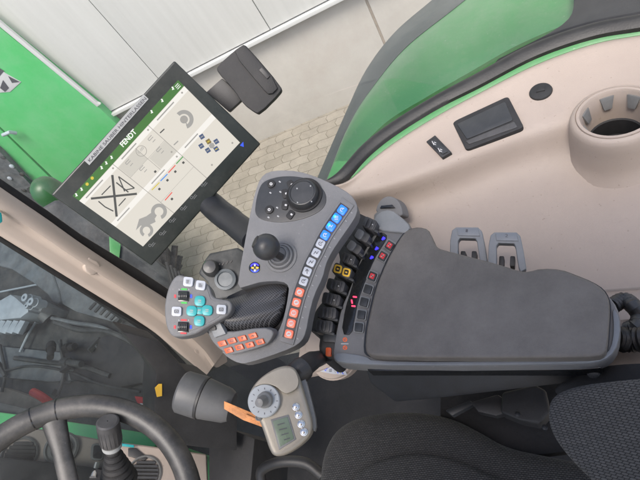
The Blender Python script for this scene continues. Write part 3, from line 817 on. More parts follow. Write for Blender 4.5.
# green cab frame, rubber seal, rear fender
def band(name, inner, outer, z0, z1, m, bot, parent=None, bulge=0.0, n=6):
    a = cv(inner, z0, n); b_ = cv(outer, z1, n)
    bb = B(); rows = [[p - UP * bot for p in a]]
    for t in (0, .08, .3, .5, .7, .92, 1):
        rows.append([p.lerp(q_, t) + UP * (bulge * math.sin(PI * t)) for p, q_ in zip(a, b_)])
    rows.append([p - UP * bot for p in b_])
    bb.grid(rows, m); bmesh.ops.recalc_face_normals(bb.bm, faces=bb.bm.faces[:])
    return bb.build(name, parent, angle=50)
def shift(p, dx, dy): return [(x + dx, y + dy) for x, y in p]
G1 = [(325, 187), (344, 178), (369, 152.5), (396, 131.5), (437, 106), (479, 84.5), (535, 55.5), (591, 36), (640, 27), (720, 14)]
G2 = [(322, 187), (341, 176), (367, 150), (394, 129), (436, 103), (478, 80), (533, 51), (589, 32), (640, 23), (720, 8)]
fr = thing('cab_sill_frame', H(480, 90, ZR), 'green painted sill with black rubber seal curving along the shelf edge', 'sill')
band('green_sill', A_, G1, ZR - .006, ZR - .004, 'fender_green', .04, fr, .004)
G1b = shift(G1, .4, .4)
band('rubber_seal', G1b, [(320, 185), (337, 173), (362, 145), (391, 122.5), (433, 96.5), (476, 73.5), (531, 44), (589, 24), (640, 14), (720, -2)], ZR + .006, ZR + .006, 'rubber', .06, fr, .010)
# rear fender, lower and outside
ZFn = ZR - .22
I_ = [(318, 262), (330, 205), (352, 160), (384, 124), (425, 98), (470, 72), (520, 44), (575, 22), (640, 8), (730, -8)]
O_ = [(300, 240), (330, 178), (352, 120), (375, 84), (405, 48), (447, 14), (500, -25), (560, -50), (640, -75), (740, -95)]
E2 = [(296, 228), (325, 160), (346, 112), (366, 70), (394, 33), (432, 0), (480, -40), (545, -70), (640, -95), (740, -118)]
fd = thing('rear_fender', H(430, 60, ZFn), 'broad green rear fender with dark rubber edge outside the side window', 'fender')
band('fender_top', I_, O_, ZFn, ZFn - .02, 'fender_green', .1, fd, .03)
band('fender_edge', O_, E2, ZFn - .015, ZFn - .09, 'fender_edge', .15, fd, .01)
# dark recess of the fender towards the rear
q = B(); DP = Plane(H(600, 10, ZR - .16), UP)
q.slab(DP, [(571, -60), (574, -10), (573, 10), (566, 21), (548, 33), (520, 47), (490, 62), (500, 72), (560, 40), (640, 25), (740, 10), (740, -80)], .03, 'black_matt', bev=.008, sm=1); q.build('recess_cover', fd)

# side window pane and windscreen
mb = cv([(320, 185), (337, 173), (362, 145), (391, 122.5), (433, 96.5), (476, 73.5), (531, 44), (589, 24), (640, 14), (720, -2)], ZR + .01, 6)
front = [Vector(p) for p in ((px_ + .05, py_ + .06, 0), (-.86, .70, 0), (-.68, .87, 0), (-.50, .93, 0), (-.34, .93, 0))]
base = crom(front + [Vector((p.x, p.y + .004, 0)) for p in mb[26::3]], 4)
q = B(); rows = []
for z in (ZR + .012, 3.4): rows.append([Vector((p.x, p.y + (z - ZR) * .02, z)) for p in base])
q.grid(rows, 'side_glass'); o = q.build('side_window', angle=80); tag(o, 'clear slightly dusty side window pane above the beige shelf', 'window')
# lower glass between pillar and shelf start
q = B(); q.grid([[Vector((p.x, p.y, z)) for p in crom(front, 4)] for z in (1.3, ZR + .012)], 'side_glass'); o = q.build('lower_window'); tag(o, 'lower window pane in front of the shelf through which the pavers show', 'window')
q = B(); a = Vector((px_ - .02, py_ - .03, 0)); cpts = [a, a + Vector((-.06, -.5, 0)), a + Vector((-.07, -1.0, 0)), a + Vector((-.02, -1.6, 0))]
cpts = crom(cpts, 6)
q.grid([[Vector((p.x + (z - 2.0) * .0, p.y, z)) for p in cpts] for z in (1.2, 3.4)], 'screen_glass'); o = q.build('windscreen', angle=80); tag(o, 'dusty tinted windscreen pane left of the beige pillar above the steering wheel', 'windscreen')

# ================================================================== CAB FLOOR
q = B(); vs = [q.bm.verts.new(p) for p in [H(x, y, 1.45) for x, y in ((100, 640), (120, 480), (160, 400), (205, 372), (300, 352), (330, 340), (760, 330), (760, 640))]]
q.bm.faces.new(vs); q.mi('floor_mat'); fl = q.build('cab_floor', loc=(0, 0, 1.45)); fl['kind'] = 'structure'

# ================================================================== ARMREST
AP = Plane(H(480, 310, ZA), UP)
ar = thing('armrest', H(480, 310, ZA - .3), 'dark padded armrest with curved grey front panel of lever controls', 'armrest')
FR = [(378, 228), (370, 240), (361, 257), (354, 276), (349, 290), (341, 308), (337, 326), (333, 350), (333, 359), (337, 363), (365, 365), (440, 366), (520, 365), (585, 364), (604, 361),
      (616, 351), (621, 334), (620, 314), (614, 301), (604, 292), (560, 280), (440, 260), (405, 236), (412, 226), (402, 217), (391, 209), (378, 210), (372, 216)]
q = B(); q.slab(AP, chaikin(FR, 1), .026, 'grey_plastic', off=-.012, bev=.004, seg=3); q.build('frame', ar)
q = B(); q.slab(AP, chaikin([(378, 212), (391, 209), (401, 217), (411, 226), (406, 233), (398, 232), (378, 230), (372, 222)], 1), .02, 'grey_light', off=-.007, bev=.003, seg=3); q.build('front_cap', ar)
q = B(); q.slab(AP, chaikin([(337, 352), (366, 356), (372, 361), (440, 362), (585, 360), (602, 357), (611, 348), (614, 330), (612, 306), (619, 316), (620, 334), (615, 351), (604, 360), (585, 363), (440, 365), (370, 364.5), (338, 362), (334, 358)], 1), .02, 'grey_blue', off=-.0095, bev=.001, seg=3); q.build('light_rim', ar)
PAD = [(411, 228), (420, 226.5), (428, 228.5), (431.5, 236), (436, 246), (442, 249), (470, 256), (500, 264), (520, 270.5), (528, 271), (541, 267.5), (560, 268.5), (575, 274), (592, 281), (603, 288), (608.5, 297), (610, 306), (609, 325), (607.5, 345), (605.5, 352), (598, 356),
       (560, 357), (440, 357.5), (378, 356), (368, 354.5), (364.5, 350), (366, 330), (369, 315), (375, 289), (382, 271), (390, 254), (399, 239), (405, 231)]
q = B(); q.slab(AP, chaikin(PAD, 1), .022, 'pad', off=.006, bev=.010, seg=5); q.build('pad', ar)
q = B(); q.slab(AP, [(487 + (x - 487) * 1.010, 304.2 + (y - 303) * 1.006) for x, y in chaikin(PAD, 1)], .01, 'box_black', off=-.0085, bev=.0); q.build('pad_gap_shade', ar)  # shade in the gap under the pad, drawn as a black slab
q = B(); q.slab(AP, [(378, 233), (372, 243), (365, 254), (355.6, 272), (351, 290), (345, 308), (341, 334), (351.5, 335), (354.5, 318), (358, 300), (365, 281), (374, 259), (382, 246), (388, 236), (383, 232)], .006, 'black_gloss', off=-.0105, bev=.001, sm=1); q.build('indicator_strip', ar)
btn = [(389.4, 245.2, 32), (382.4, 255.8, 30), (372, 276, 22), (367.5, 289, 18), (363.7, 301.8, 14), (361, 314.5, 8), (358.3, 327, 5)]
for i, (x, y, a) in enumerate(btn):
    q = B(); q.rect(AP, (x + .4, y), 10, 10.6, a, .008, 'grey_light', off=-.0085, r=.15); q.build('key_surround', ar)
    q = B(); q.rect(AP, (x, y), 7.4, 8.4, a, .006, 'panel_black', off=-.006, r=.12); kb = q.build('push_button', ar)
    if i < 3:
        q = B(); q.rect(AP, (x, y), 4.6, 5, a, .0006, 'print_red', off=-.0054, r=.1, bev=0)
        q.line(AP, (x - 1.6, y + 1.2), (x + 1.6, y - 1.2), .8, 'mark_dim', -.0052); q.line(AP, (x - 1.2, y - 1.2), (x + 1.2, y + 1), .7, 'mark_dark', -.0051); q.build('red_symbol', kb)
for c in ((383.7, 238), (377, 248), (372, 257)):
    q = B(); q.rect(AP, c, 2.6, 2.0, 30, .0008, 'lamp_blue', off=-.0098, bev=0); q.rect(AP, (c[0] - 1.3, c[1] + 1.2), 1.6, 1.2, 30, .0008, 'lamp_blue', off=-.0098, bev=0); q.build('blue_lamp', ar)
for c, a in (((354.8, 296.8), 5), ((351.8, 301.5), 80), ((353.4, 306), 5)):
    q = B(); q.rect(AP, c, 4, 1.4, a, .0008, 'lamp_red', off=-.0098, bev=0); q.build('red_lamp', ar)
q = B()
for y in (339.6, 347.6):
    q.ring(AP, (345, y), 1.4, 2.3, 'print_orange', -.0117, n=10); q.line(AP, (343.6, y - 1.6), (347, y + 1.6), .7, 'print_orange', -.0116)
q.line(AP, (341, 343.8), (348.5, 343.8), .8, 'mark_white', -.0117); q.build('printed_symbols', ar)
# lever group
LP = Plane(H(345, 290, ZA - .005), tilt(345, 290, .25))
BK = Plane(H(345, 290, ZA - .05), UP)
q = B(); q.slab(BK, [(350, 213), (358, 212), (366, 216), (378, 222), (376, 240), (360, 262), (352, 285), (342, 315), (338, 345), (333, 362), (322, 362), (318, 350), (320, 334), (305, 328), (311, 318), (318, 306), (326, 298), (333, 280), (340, 262), (338, 252), (334, 236), (342, 216)], .05, 'black_matt', bev=.004, sm=1); q.build('lever_base', ar)
lev = [(369.5, 223.5, 24, 13.5, 11), (361, 235, 30, 17, 9), (353, 246.5, 34, 17, 9), (348, 258.5, 20, 14, 10), (342, 270.5, 22, 19, 11), (335.5, 285, 14, 18, 11), (331, 299, 12, 18, 11.5), (327, 312.5, 5, 18, 11.5), (324, 326, 7, 17, 12)]
for i, (x, y, a, w, h) in enumerate(lev):
    e = (math.cos(R(a)), math.sin(R(a)))
    q = B()
    q.rect(LP, (x, y), w, h, a, .020, 'lever_black', off=.004, bev=.003, r=.22)
    if i in (1, 2):
        q.rect(LP, (x - e[0] * 2, y - e[1] * 2), w * .45, h * 1.05, a, .008, 'grey_plastic', off=.006, bev=.003, r=.3)
    elif i != 4:
        for k in (-1, 0, 1):
            q.rect(LP, (x + e[0] * k * 4.2, y + e[1] * k * 4.2), 2.2, h * .82, a, .006, 'lever_black', off=.0065, bev=.0012, r=.3)
    q.rect(LP, (x + e[1] * h * .42, y + e[0] * h * .52), w * 1.15, 2.4, a + 4, .018, 'panel_black', off=.001, bev=.001)
    lv = q.build('control_lever', ar)
    q = B(); q.tube([LP.at(x, y, -.012), LP.at(x, y, -.03), LP.at(x + 4, y + 3, -.07)], .006, 'black_plastic', 10); q.build('lever_stem', lv)
    if i == 4:
        for dx in (-4.6, 4.6):
            q = B(); c = (x + e[0] * dx, y + e[1] * dx); q.rect(LP, c, 7.6, 8.2, a - 8, .0015, 'print_yellow', off=.0055, bev=.0003)
            q.rect(LP, c, 4.2, 5, a - 8, .0008, 'black_plastic', off=.0063, bev=0); q.rect(LP, c, 2.0, 1.4, a - 8, .0004, 'print_yellow', off=.0067, bev=0); q.build('yellow_key', lv)
    elif i in (0, 3, 5, 6):
        q = B(); q.rect(LP, (x + 3, y + 1), 1.1, .9, a, .0006, 'mark_white', off=.0072, bev=0); q.build('white_mark', lv)
# joystick thumb block with orange tab
q = B(); q.rect(LP, (329, 345), 15, 20, 4, .03, 'black_plastic', off=-.004, bev=.003, r=.2); q.rect(LP, (330, 338), 14, 8, 4, .02, 'panel_black', off=.0, bev=.002); tb = q.build('release_block', ar)
q = B(); q.rect(LP, (328.3, 351.7), 5.4, 8.6, 2, .004, 'key_orange_bright', off=-.001, bev=.001); q.build('orange_tab', tb)
# side wall of the armrest facing the seat
q = B(); SB = Plane(H(470, 372, ZA - .06), (UP + Vector((0, -1.6, 0))).normalized())
q.slab(SB, [(362, 360), (600, 358), (598, 370), (560, 385), (500, 392), (430, 400), (395, 403), (370, 384)], .10, 'box_black', bev=.006); q.build('side_box', ar)
q = B(); q.slab(AP, [(366, 366), (600, 365), (602, 368), (580, 370), (368, 371)], .02, 'black_gloss', off=-.03, bev=.002); q.build('lower_rail', ar)
q = B(); q.lathe(H(592, 370, ZA - .05), Vector((.3, -1, .8)), [(0, .008), (.006, .008), (.008, .004), (.009, 0.0005)], 'chrome', 14); q.build('hinge_bolt', ar)
# round sticker below
q = B(); STP = Plane(H(335, 368, ZA - .16), (UP + Vector((0, -.4, 0))).normalized())
mm = STP.m(336, 366)
q.lathe(STP.at(337, 350, -.03), STP.n, [(0, 30 * mm), (.022, 30 * mm), (.022, 28.6 * mm), (.028, 28.4 * mm), (.03, 27.6 * mm), (.03, .001)], 'beige', 48)
q.slab(STP, [(321, 366.5), (333, 367), (345.5, 371), (347, 375), (333, 374), (320, 371.5)], .001, 'key_white', off=.0008, bev=0)
glyph(q, STP, (326, 369.4), 1.6, 'print_blue', .0012, 3, .7); glyph(q, STP, (330.5, 370.4), 1.6, 'mark_dark', .0012, 11, .6)
for k in range(4): q.line(STP, (334 + k * 2.6, 370 + k * .6), (335.6 + k * 2.6, 373 + k * .4), .8, 'print_blue' if k % 2 else 'mark_dim', .0012)
o = q.build('round_pedestal'); tag(o, 'round beige pedestal edge with a small white printed label below the lever block', 'pedestal')

# ================================================================== CONTROL CONSOLE
CN = tilt(290, 250, .45)
CP = PL(300, 260, .735, CN)
cs = thing('control_console', CP.at(300, 260, -.15), 'grey control console with rotary dial and curved row of lit keys', 'control console')
OUT = [(237, 289), (240, 268), (245, 240), (250, 214), (255, 192), (260, 178), (268, 171.5), (282, 170), (298, 171), (315, 176), (335, 185), (350, 193.5), (357, 203), (357.5, 213), (351, 224), (341, 238), (331, 253), (325.5, 265),
       (323, 277), (314, 295), (309, 315), (306, 332), (302, 341), (292, 348), (270, 356), (248, 363), (239, 363.5), (228, 358), (220, 350), (232, 352), (262, 346), (275, 336), (281, 326), (285, 312), (288, 296), (289, 286), (282, 281), (262, 281.5), (250, 285)]
q = B(); q.slab(CP, chaikin(OUT, 1), .028, 'grey_plastic', bev=.0055, seg=4); q.build('housing', cs)
# raised curved strip carrying the keys
BT = [(342, 209.7), (336.4, 217.8), (330.6, 226.2), (325, 235), (320.4, 243.6), (316, 252.7), (311, 262), (307, 271.5), (303.4, 281.2), (299.4, 292), (296.3, 302.3), (293.6, 312.8), (291, 323.2), (288.7, 333.8)]
cl = crom([Vector((x, y, 0)) for x, y in [(348, 201)] + BT + [(286, 343)]], 4)
def offs(cl, d):
    out = []
    for i, p in enumerate(cl):
        t = (cl[min(i + 1, len(cl) - 1)] - cl[max(i - 1, 0)]).normalized()
        out.append((p.x - t.y * d, p.y + t.x * d))
    return out
def strip(bb, P, cl, d0, d1, th, m, off, bev):
    bb.slab(P, offs(cl, d0) + offs(cl, d1)[::-1], th, m, off, bev)
q = B(); strip(q, CP, cl, -7.5, 7.5, .006, 'grey_plastic', .0022, .0015); q.build('key_strip', cs)
q = B(); strip(q, CP, cl[2:-2], -5.6, 5.6, .004, 'panel_black', .0026, .0005); q.build('key_recess', cs)
for i, (x, y) in enumerate(BT):
    a, b_ = BT[max(i - 1, 0)], BT[min(i + 1, 13)]
    ang = math.degrees(math.atan2(b_[1] - a[1], b_[0] - a[0])) - 90
    mt = 'key_blue' if i < 4 else 'key_white' if i < 9 else 'key_orange_lit'
    q = B(); q.rect(CP, (x, y), 8.2, 8.4, ang, .006, mt, off=.0055, bev=.0012, r=.2)
    kb = q.build('push_button', cs)
    q = B()
    if i < 4:
        if i in (1, 2): q.ring(CP, (x - 1.6, y - 1.4), 0, 1.8, 'key_cyan', .0057, n=10)
        glyph(q, CP, (x, y), 2.1, 'mark_white', .0059, (3, 11, 6, 8)[i], .8)
    elif i < 9:
        glyph(q, CP, (x, y), 2.4, 'mark_dark', .0058, i)
    else:
        q.ring(CP, (x, y), 0, 2.6, 'mark_white', .0058, n=12); glyph(q, CP, (x, y), 1.4, 'key_orange', .0060, i + 20)
    q.build('key_symbol', kb)
q = B()
for i in range(14):
    x, y = BT[i]
    p = (x + 9.5 - i * .05, y + 3 + i * .15)
    q.line(CP, (p[0] - .6, p[1] - .5), (p[0] + .8, p[1] + .6), .8, 'mark_dim', .0004)
q.build('key_numbers', cs)
# rotary dial panel
dp = z5(240, 160, 5.333, [(96, 165), (120, 115), (190, 90), (260, 84), (330, 90), (400, 115), (445, 155), (462, 195), (455, 245), (405, 288), (310, 322), (200, 334), (110, 318), (78, 285), (82, 230)])
q = B(); q.slab(CP, dp, .004, 'panel_black', off=.0012, bev=.0012, sm=2); q.build('dial_panel', cs)
c = (304.5, 195.5); mm = CP.m(*c)
q = B(); q.lathe(CP.at(*c, .0005), CP.n, [(0, 18.5 * mm), (.004, 18.5 * mm), (.005, 17.5 * mm), (.003, 15.5 * mm), (.003, 0.001)], 'black_matt', 44); q.build('dial_collar', cs)
q = B(); q.lathe(CP.at(c[0] - .3, c[1], .003), CP.n, [(0, 15.3 * mm), (.010, 14.6 * mm), (.013, 13.6 * mm), (.0135, 12.6 * mm), (.0118, 11.8 * mm), (.0118, 0.0005)], 'panel_black', 44); kn = q.build('rotary_knob', cs)
KP = Plane(CP.at(*c, .0150), CP.n)
q = B()
for dx, dy in ((-7.5, -7), (6, -9.5), (-7, 7), (7, 6)):
    q.ring(KP, (c[0] + dx, c[1] + dy), 0, .8, 'mark_dim', .0001, n=8)
q.build('knob_marks', kn)
for (x, y, r) in ((168, 130, 23), (158, 267, 24)):
    p = (240 + x / 5.333, 160 + y / 5.333); q = B(); q.lathe(CP.at(*p, .001), CP.n, [(0, r / 5.333 * mm), (.003, r / 5.333 * mm), (.0036, r / 5.333 * mm * .85), (.0034, .0005)], 'black_matt', 24)
    q.ring(CP, (p[0] - .5, p[1] - .5), .7, 1.5, 'mark_white', .0049, n=10); q.build('round_key', cs)
for (x, y, a) in ((270, 130, 60), (240, 178, 80), (238, 240, 98), (268, 290, 125)):
    p = (240 + x / 5.333, 160 + y / 5.333); q = B(); q.rect(CP, p, 9, 6.4, a, .003, 'black_matt', off=.0038, bev=.0008, r=.3)
    q.rect(CP, (p[0] + 1.2, p[1]), 1.8, 2.2, a, .0004, 'mark_white', off=.0042, bev=0); q.build('dial_key', cs)
q = B()
for (x, y) in ((212, 116), (162, 175), (215, 170), (198, 254), (152, 306), (203, 300)):
    p = (240 + x / 5.333, 160 + y / 5.333)
    q.line(CP, (p[0] - .9, p[1] - .4), (p[0] + .9, p[1] + .5), 1.0, 'mark_white', .0016); q.line(CP, (p[0], p[1] - .9), (p[0] + .2, p[1] + .9), .7, 'mark_dim', .0017)
q.build('dial_symbols', cs)
# little ball joystick with bellows
c2 = (281.5, 257); mm = CP.m(*c2)
q = B(); q.lathe(CP.at(*c2, -.001), CP.n, [(0, 16.5 * mm), (.003, 16.3 * mm), (.004, 14 * mm), (.003, 13.4 * mm), (.008, 12.6 * mm), (.009, 11 * mm), (.008, 10.4 * mm), (.014, 9.4 * mm), (.015, 7.8 * mm), (.014, 7.2 * mm), (.020, 6 * mm), (.03, 3.2 * mm)], 'grey_plastic', 36); q.build('bellows', cs)
ball = CP.at(266.3, 247, .045)
q = B(); rb = 13.6 * (ball - C).dot(MW @ Vector((0, 0, -1))) / F
ax_ = (ball - CP.at(*c2, .01)).normalized()
q.lathe(ball - ax_ * rb, ax_, [(rb - rb * math.cos(R(t)), max(.0004, rb * math.sin(R(t)))) for t in range(0, 181, 10)], 'panel_black', 32)
q.tube([CP.at(*c2, .015), ball], .006, 'black_plastic'); jb = q.build('ball_knob', cs)
cp_ = Plane(ball + VIEW(262, 244) * 0 + ax_ * rb * .2, ax_)
q = B(); q.lathe(ball + (ax_ + Vector((-.6, .2, 0))).normalized() * rb * .80, (ax_ + Vector((-.6, .2, 0))), [(0, rb * .5), (rb * .16, rb * .47), (rb * .2, rb * .3), (rb * .2, .0005)], 'black_plastic', 24); q.build('ball_cap', jb)
c3 = (254.8, 267.8)
q = B(); mm = CP.m(*c3); q.lathe(CP.at(*c3, -.001), CP.n, [(0, 5.6 * mm), (.003, 5.6 * mm), (.0035, 5.0 * mm), (.0035, .0005)], 'black_gloss', 24)
q.ring(CP, c3, 3.6, 4.8, 'lamp_blue', .0028, 200, 330, 8); q.ring(CP, c3, 3.6, 4.8, 'print_blue', .0028, 20, 160, 8)
q.rect(CP, (c3[0] - 2.2, c3[1]), 2.8, 1.8, 10, .0004, 'print_yellow', off=.0032, bev=0); q.rect(CP, (c3[0] + 2.4, c3[1]), 2.8, 1.8, 10, .0004, 'print_yellow', off=.0032, bev=0)
q.rect(CP, (c3[0], c3[1] - 2.6), 1.8, 2.4, 10, .0004, 'mark_white', off=.0032, bev=0); q.rect(CP, (c3[0], c3[1] + 2.6), 1.8, 2.4, 10, .0004, 'mark_white', off=.0032, bev=0); q.build('badge', cs)
# palm grip (textured) sunk in the console, swelling up
GPn = PL(250, 308, .735, CN)
rows = []
topc = [(205, 304), (218, 300), (232, 298), (248, 292), (262, 286), (276, 284), (287, 287)]
botc = [(208, 322), (218, 330), (228, 336), (244, 336), (262, 333), (276, 326), (284, 312)]
T = crom([Vector((x, y, 0)) for x, y in topc], 5); Bc = crom([Vector((x, y, 0)) for x, y in botc], 5)
for i, (a, b_) in enumerate(zip(T, Bc)):
    k = i / (len(T) - 1); row = []
    hh = .034 * (1 - k) ** .7 * 1.0 + .002
    for t in [j / 12 for j in range(13)]:
        w_ = math.sin(PI * t) ** .6 if 0 < t < 1 else 0
        row.append(GPn.at(a.x + (b_.x - a.x) * t, a.y + (b_.y - a.y) * t, -.012 + (hh + .010) * w_ - .010 * math.exp(-((t - .38) / .12) ** 2) * k))
    rows.append(row)
q = B(); q.grid(rows, 'grip_texture'); bmesh.ops.recalc_face_normals(q.bm, faces=q.bm.faces[:]); q.build('palm_grip', cs, angle=80)
q = B(); q.slab(CP, [(228, 296), (262, 280), (291, 282), (292, 300), (284, 330), (262, 348), (222, 350), (205, 330)], .02, 'black_matt', off=-.022, bev=0.001); q.build('grip_well', cs)
# orange keypad
KPn = PL(238, 342, .70, (CN + Vector((0, -.25, 0))).normalized())
q = B(); q.slab(KPn, [(206, 331), (214, 327), (224, 333), (262, 327), (275, 331), (270, 342), (262, 347), (234, 355), (226, 354), (214, 345)], .02, 'grey_plastic', bev=.003, sm=1, seg=3); q.build('keypad_base', cs)
for (x, y) in [(221.9, 343.6), (231.6, 340.9), (242, 338.5), (252.6, 335.9), (228.4, 350.4), (239, 347.4), (249.6, 345), (259.8, 342)]:
    q = B(); q.slab(KPn, [(x - 5, y - 1.6), (x + 2.6, y - 3.6), (x + 5, y + 1.4), (x - 2.4, y + 3.4)], .005, 'key_orange_bright', off=.003, bev=.0009, sm=0); kb = q.build('push_button', cs)
    q = B(); glyph(q, KPn, (x, y), 1.5, 'mark_dark', .0033, int(x), .5); q.build('key_symbol', kb)
q = B(); q.slab(KPn, [(209, 326), (219, 321), (226, 334), (214, 338)], .01, 'grey_light', off=.005, bev=.002); q.rect(KPn, (212, 328.5), 7, 4.5, -12, .004, 'black_plastic', off=.008, bev=.001); q.build('thumb_switch', cs)
# joystick head
JP = PL(195, 307, .70, tilt(195, 307, .62))
HD = [(178, 274), (185, 276), (206, 282), (210, 287), (212.5, 297), (222, 299), (230, 300), (233, 307), (229, 315), (218, 321), (207, 327), (194, 335), (173, 338), (167, 330), (164.5, 318), (164, 305), (167, 290), (172, 279)]
q = B(); q.slab(JP, chaikin(HD, 2), .028, 'grey_plastic', bev=.005, seg=4); jh = q.build('joystick_head', cs)
q = B(); q.slab(JP, chaikin([(176, 279), (205, 285), (208, 291), (211, 301), (226, 302), (228, 308), (221, 316), (193, 331), (176, 333), (170, 319), (169.5, 304), (172, 289)], 1), .002, 'grey_plastic', off=.0008, bev=.0004); q.build('head_plate', jh)
def jkey(nm, c, w, h, a, m_, rr=.2):
    q = B(); q.rect(JP, c, w, h, a, .006, m_, off=.0045, bev=.0012, r=rr); return q.build(nm, jh)
def jsym(c, col, k=0):
    q.line(JP, (c[0] - 2, c[1]), (c[0] + 2, c[1]), 1, col, .005)
for i, (x, y, a) in enumerate(((188, 281.6, 6), (200.4, 285.2, 8), (176.4, 311.3, 2), (221.2, 309.4, 3))):
    q = B(); q.rect(JP, (x, y), 9.6, 9.4, a, .006, 'key_white', off=.0045, bev=.0013, r=.2); q.rect(JP, (x, y), 5.2, 5.4, a, .0006, 'key_grey', off=.0049, bev=0)
    glyph(q, JP, (x, y), 1.8, 'mark_dark', .0052, i + 40, .7)
    q.build('white_key', jh)
for (x, y) in ((199.6, 300.8), (191.5, 310.8), (207, 310.2), (199, 320.8)):
    q = B(); q.rect(JP, (x, y), 10.6, 10.4, 3, .006, 'key_teal', off=.0045, bev=.002, r=.34); q.line(JP, (x - 1.6, y - .6), (x + 1.6, y - .4), .9, 'mark_dim', .0049); q.line(JP, (x - 1.6, y + 1.2), (x + 1.4, y + 1.3), .7, 'mark_dim', .0049); q.build('teal_key', jh)
q = B(); q.rect(JP, (199.2, 310.6), 8, 7, 3, .005, 'key_teal', off=.0028, bev=.001); q.line(JP, (197.5, 310), (201, 310), .8, 'mark_dim', .0031); q.build('teal_bridge', jh)
for (x, y, g_) in ((183.5, 296.2, 'print_green'), (183.2, 327, 'print_red')):
    q = B(); q.rect(JP, (x, y), 11, 10.5, 2, .004, 'black_gloss', off=.0016, bev=.0004, r=.1); q.tube([JP.at(x - 4.4, y, .001), JP.at(x + 4.4, y, .001)], .0062, 'panel_black', 20)
    for k in range(5): q.rect(JP, (x - 3.4 + k * 1.7, y), .5, 6, 2, .001, 'black_matt', off=.0078, bev=0)
    q.build('thumb_wheel', jh)
    q = B()
    for sy in (-7, 6.6):
        if g_ == 'print_red' and sy > 0: continue
        q.rect(JP, (x + .6, y + sy), 6, 1.7, 2, .0006, g_, off=.0013, bev=0)
    if g_ == 'print_red': q.rect(JP, (x + .2, y + 6.2), 6, 1.5, 2, .0006, g_, off=.0013, bev=0)
    q.rect(JP, (x - 8.4, y), 2.0, 3.4, 0, .0006, 'print_red', off=.0013, bev=0); q.rect(JP, (x + 7.6, y), 2.0, 3.6, 0, .0006, 'print_blue', off=.0013, bev=0)
    q.line(JP, (x - 4.6, y - 7.4), (x - 4, y - 6), .6, 'mark_white', .0014); q.line(JP, (x + 5, y - 7.4), (x + 5.6, y - 6), .6, 'mark_white', .0014)
    q.build('wheel_marks', jh)
q = B(); q.tube([JP.at(215, 312, -.02), JP.at(228, 318, -.07), CP.at(240, 330, -.05)], [.022, .02, .022], 'black_plastic', 16); q.build('joystick_neck', cs)

# control module behind the console
MP = PL(222, 273, 1.0, tilt(222, 273, .7))
md = thing('lever_module', MP.at(222, 273, -.1), 'dark grey module with a small knob between joystick head and console', 'module')
q = B(); q.slab(MP, z5(170, 220, 5.333, [(210, 175), (360, 145), (395, 165), (420, 390), (230, 430), (200, 330), (150, 285), (182, 215)]), .06, 'dark_machine', bev=.006, seg=3); q.build('module_body', md)
q = B(); c = (212, 269); mm = MP.m(*c); q.lathe(MP.at(*c, 0), MP.n, [(0, 8.4 * mm), (.02, 8 * mm), (.026, 6 * mm), (.028, .001)], 'panel_black', 24); q.build('knob', md)
q = B(); c = (226, 280); q.lathe(MP.at(*c, 0), MP.n, [(0, 10.5 * mm), (.01, 10.5 * mm), (.012, 8 * mm), (.008, 7 * mm), (.008, .001)], 'machine_grey', 28); q.build('turn_ring', md)
q = B()
for k in range(4): q.rect(MP, (219 + k * 4, 265 - k * 1.2), 1.3, 3.6, 35, .002, 'black_gloss', off=.0015, bev=0)
q.build('slots', md)

# ================================================================== DISPLAY TERMINAL
def quad_plane(q4, width):
    rs = [ray(*p) for p in q4]          # TL TR BR BL ; depths d so that TL+BR = TR+BL
    # solve d1*r1 + d3*r3 - d2... : d0 r0 - d1 r1 + d2 r2 = d3 r3  with d3=1
    M3 = Matrix((rs[0], -rs[1], rs[2])).transposed()
    d = M3.inverted() @ rs[3]
    P0, P1, P2, P3 = C + rs[0] * d[0], C + rs[1] * d[1], C + rs[2] * d[2], C + rs[3]
    k = width / (P1 - P0).length
    P0, P1, P2, P3 = [C + (p - C) * k for p in (P0, P1, P2, P3)]
    n = (P1 - P0).cross(P3 - P0).normalized()
    if n.dot(C - P0) < 0: n = -n
    print('quad sides', (P1 - P0).length, (P3 - P0).length, 'angle', math.degrees((P1 - P0).angle(P3 - P0)), 'depths', [round((p - C).dot(MW @ Vector((0, 0, -1))), 3) for p in (P0, P1, P2, P3)])
    return Plane(P0, n, P1 - P0)
TQ = [(51, 195), (174.5, 60.5), (261, 144), (151.5, 266)]
TP = quad_plane(TQ, .335)
tm = thing('display_terminal', TP.at(155, 165, -.03), 'tilted black touchscreen terminal with a bright screen and a printed label strip', 'display')
q = B(); q.slab(TP, TQ, .028, 'bezel', bev=.004, seg=4)
q.build('bezel', tm)
q = B(); q.slab(TP, [(60, 196), (175, 72), (250, 145), (152, 255)], .03, 'black_matt', off=-.0285, bev=.008); q.build('rear_case', tm)
q = B()
SC = [(72.5, 196), (178.2, 80), (240, 142.5), (143, 246.5)]
e_ = .0003
q.slab(TP, SC, .002, 's_bg', off=e_, bev=0)
def spt(u, v):      # bilinear in the screen quad: u along the top, v downwards
    a = ((1 - u) * SC[0][0] + u * SC[1][0], (1 - u) * SC[0][1] + u * SC[1][1]); b2 = ((1 - u) * SC[3][0] + u * SC[2][0], (1 - u) * SC[3][1] + u * SC[2][1])
    return ((1 - v) * a[0] + v * b2[0], (1 - v) * a[1] + v * b2[1])
def quad(u0, v0, u1, v1, m_, o_=.0005): q.poly(TP, [spt(u0, v0), spt(u1, v0), spt(u1, v1), spt(u0, v1)], m_, o_)
quad(0, 0, 1, .095, 's_green')
quad(0, .10, 1, .165, 's_head'); quad(0, .545, 1, .61, 's_head')
for u0, u1 in ((.015, .30), (.345, .645), (.66, .985)):
    pass
quad(.325, .17, .49, .35, 's_mid', .0006); quad(.50, .36, .655, .54, 's_mid', .0006)
quad(.655, .095, .659, .545, 's_line', .0008); quad(.318, .095, .322, 1, 's_line', .0008); quad(.655, .545, .659, 1, 's_line', .0008)
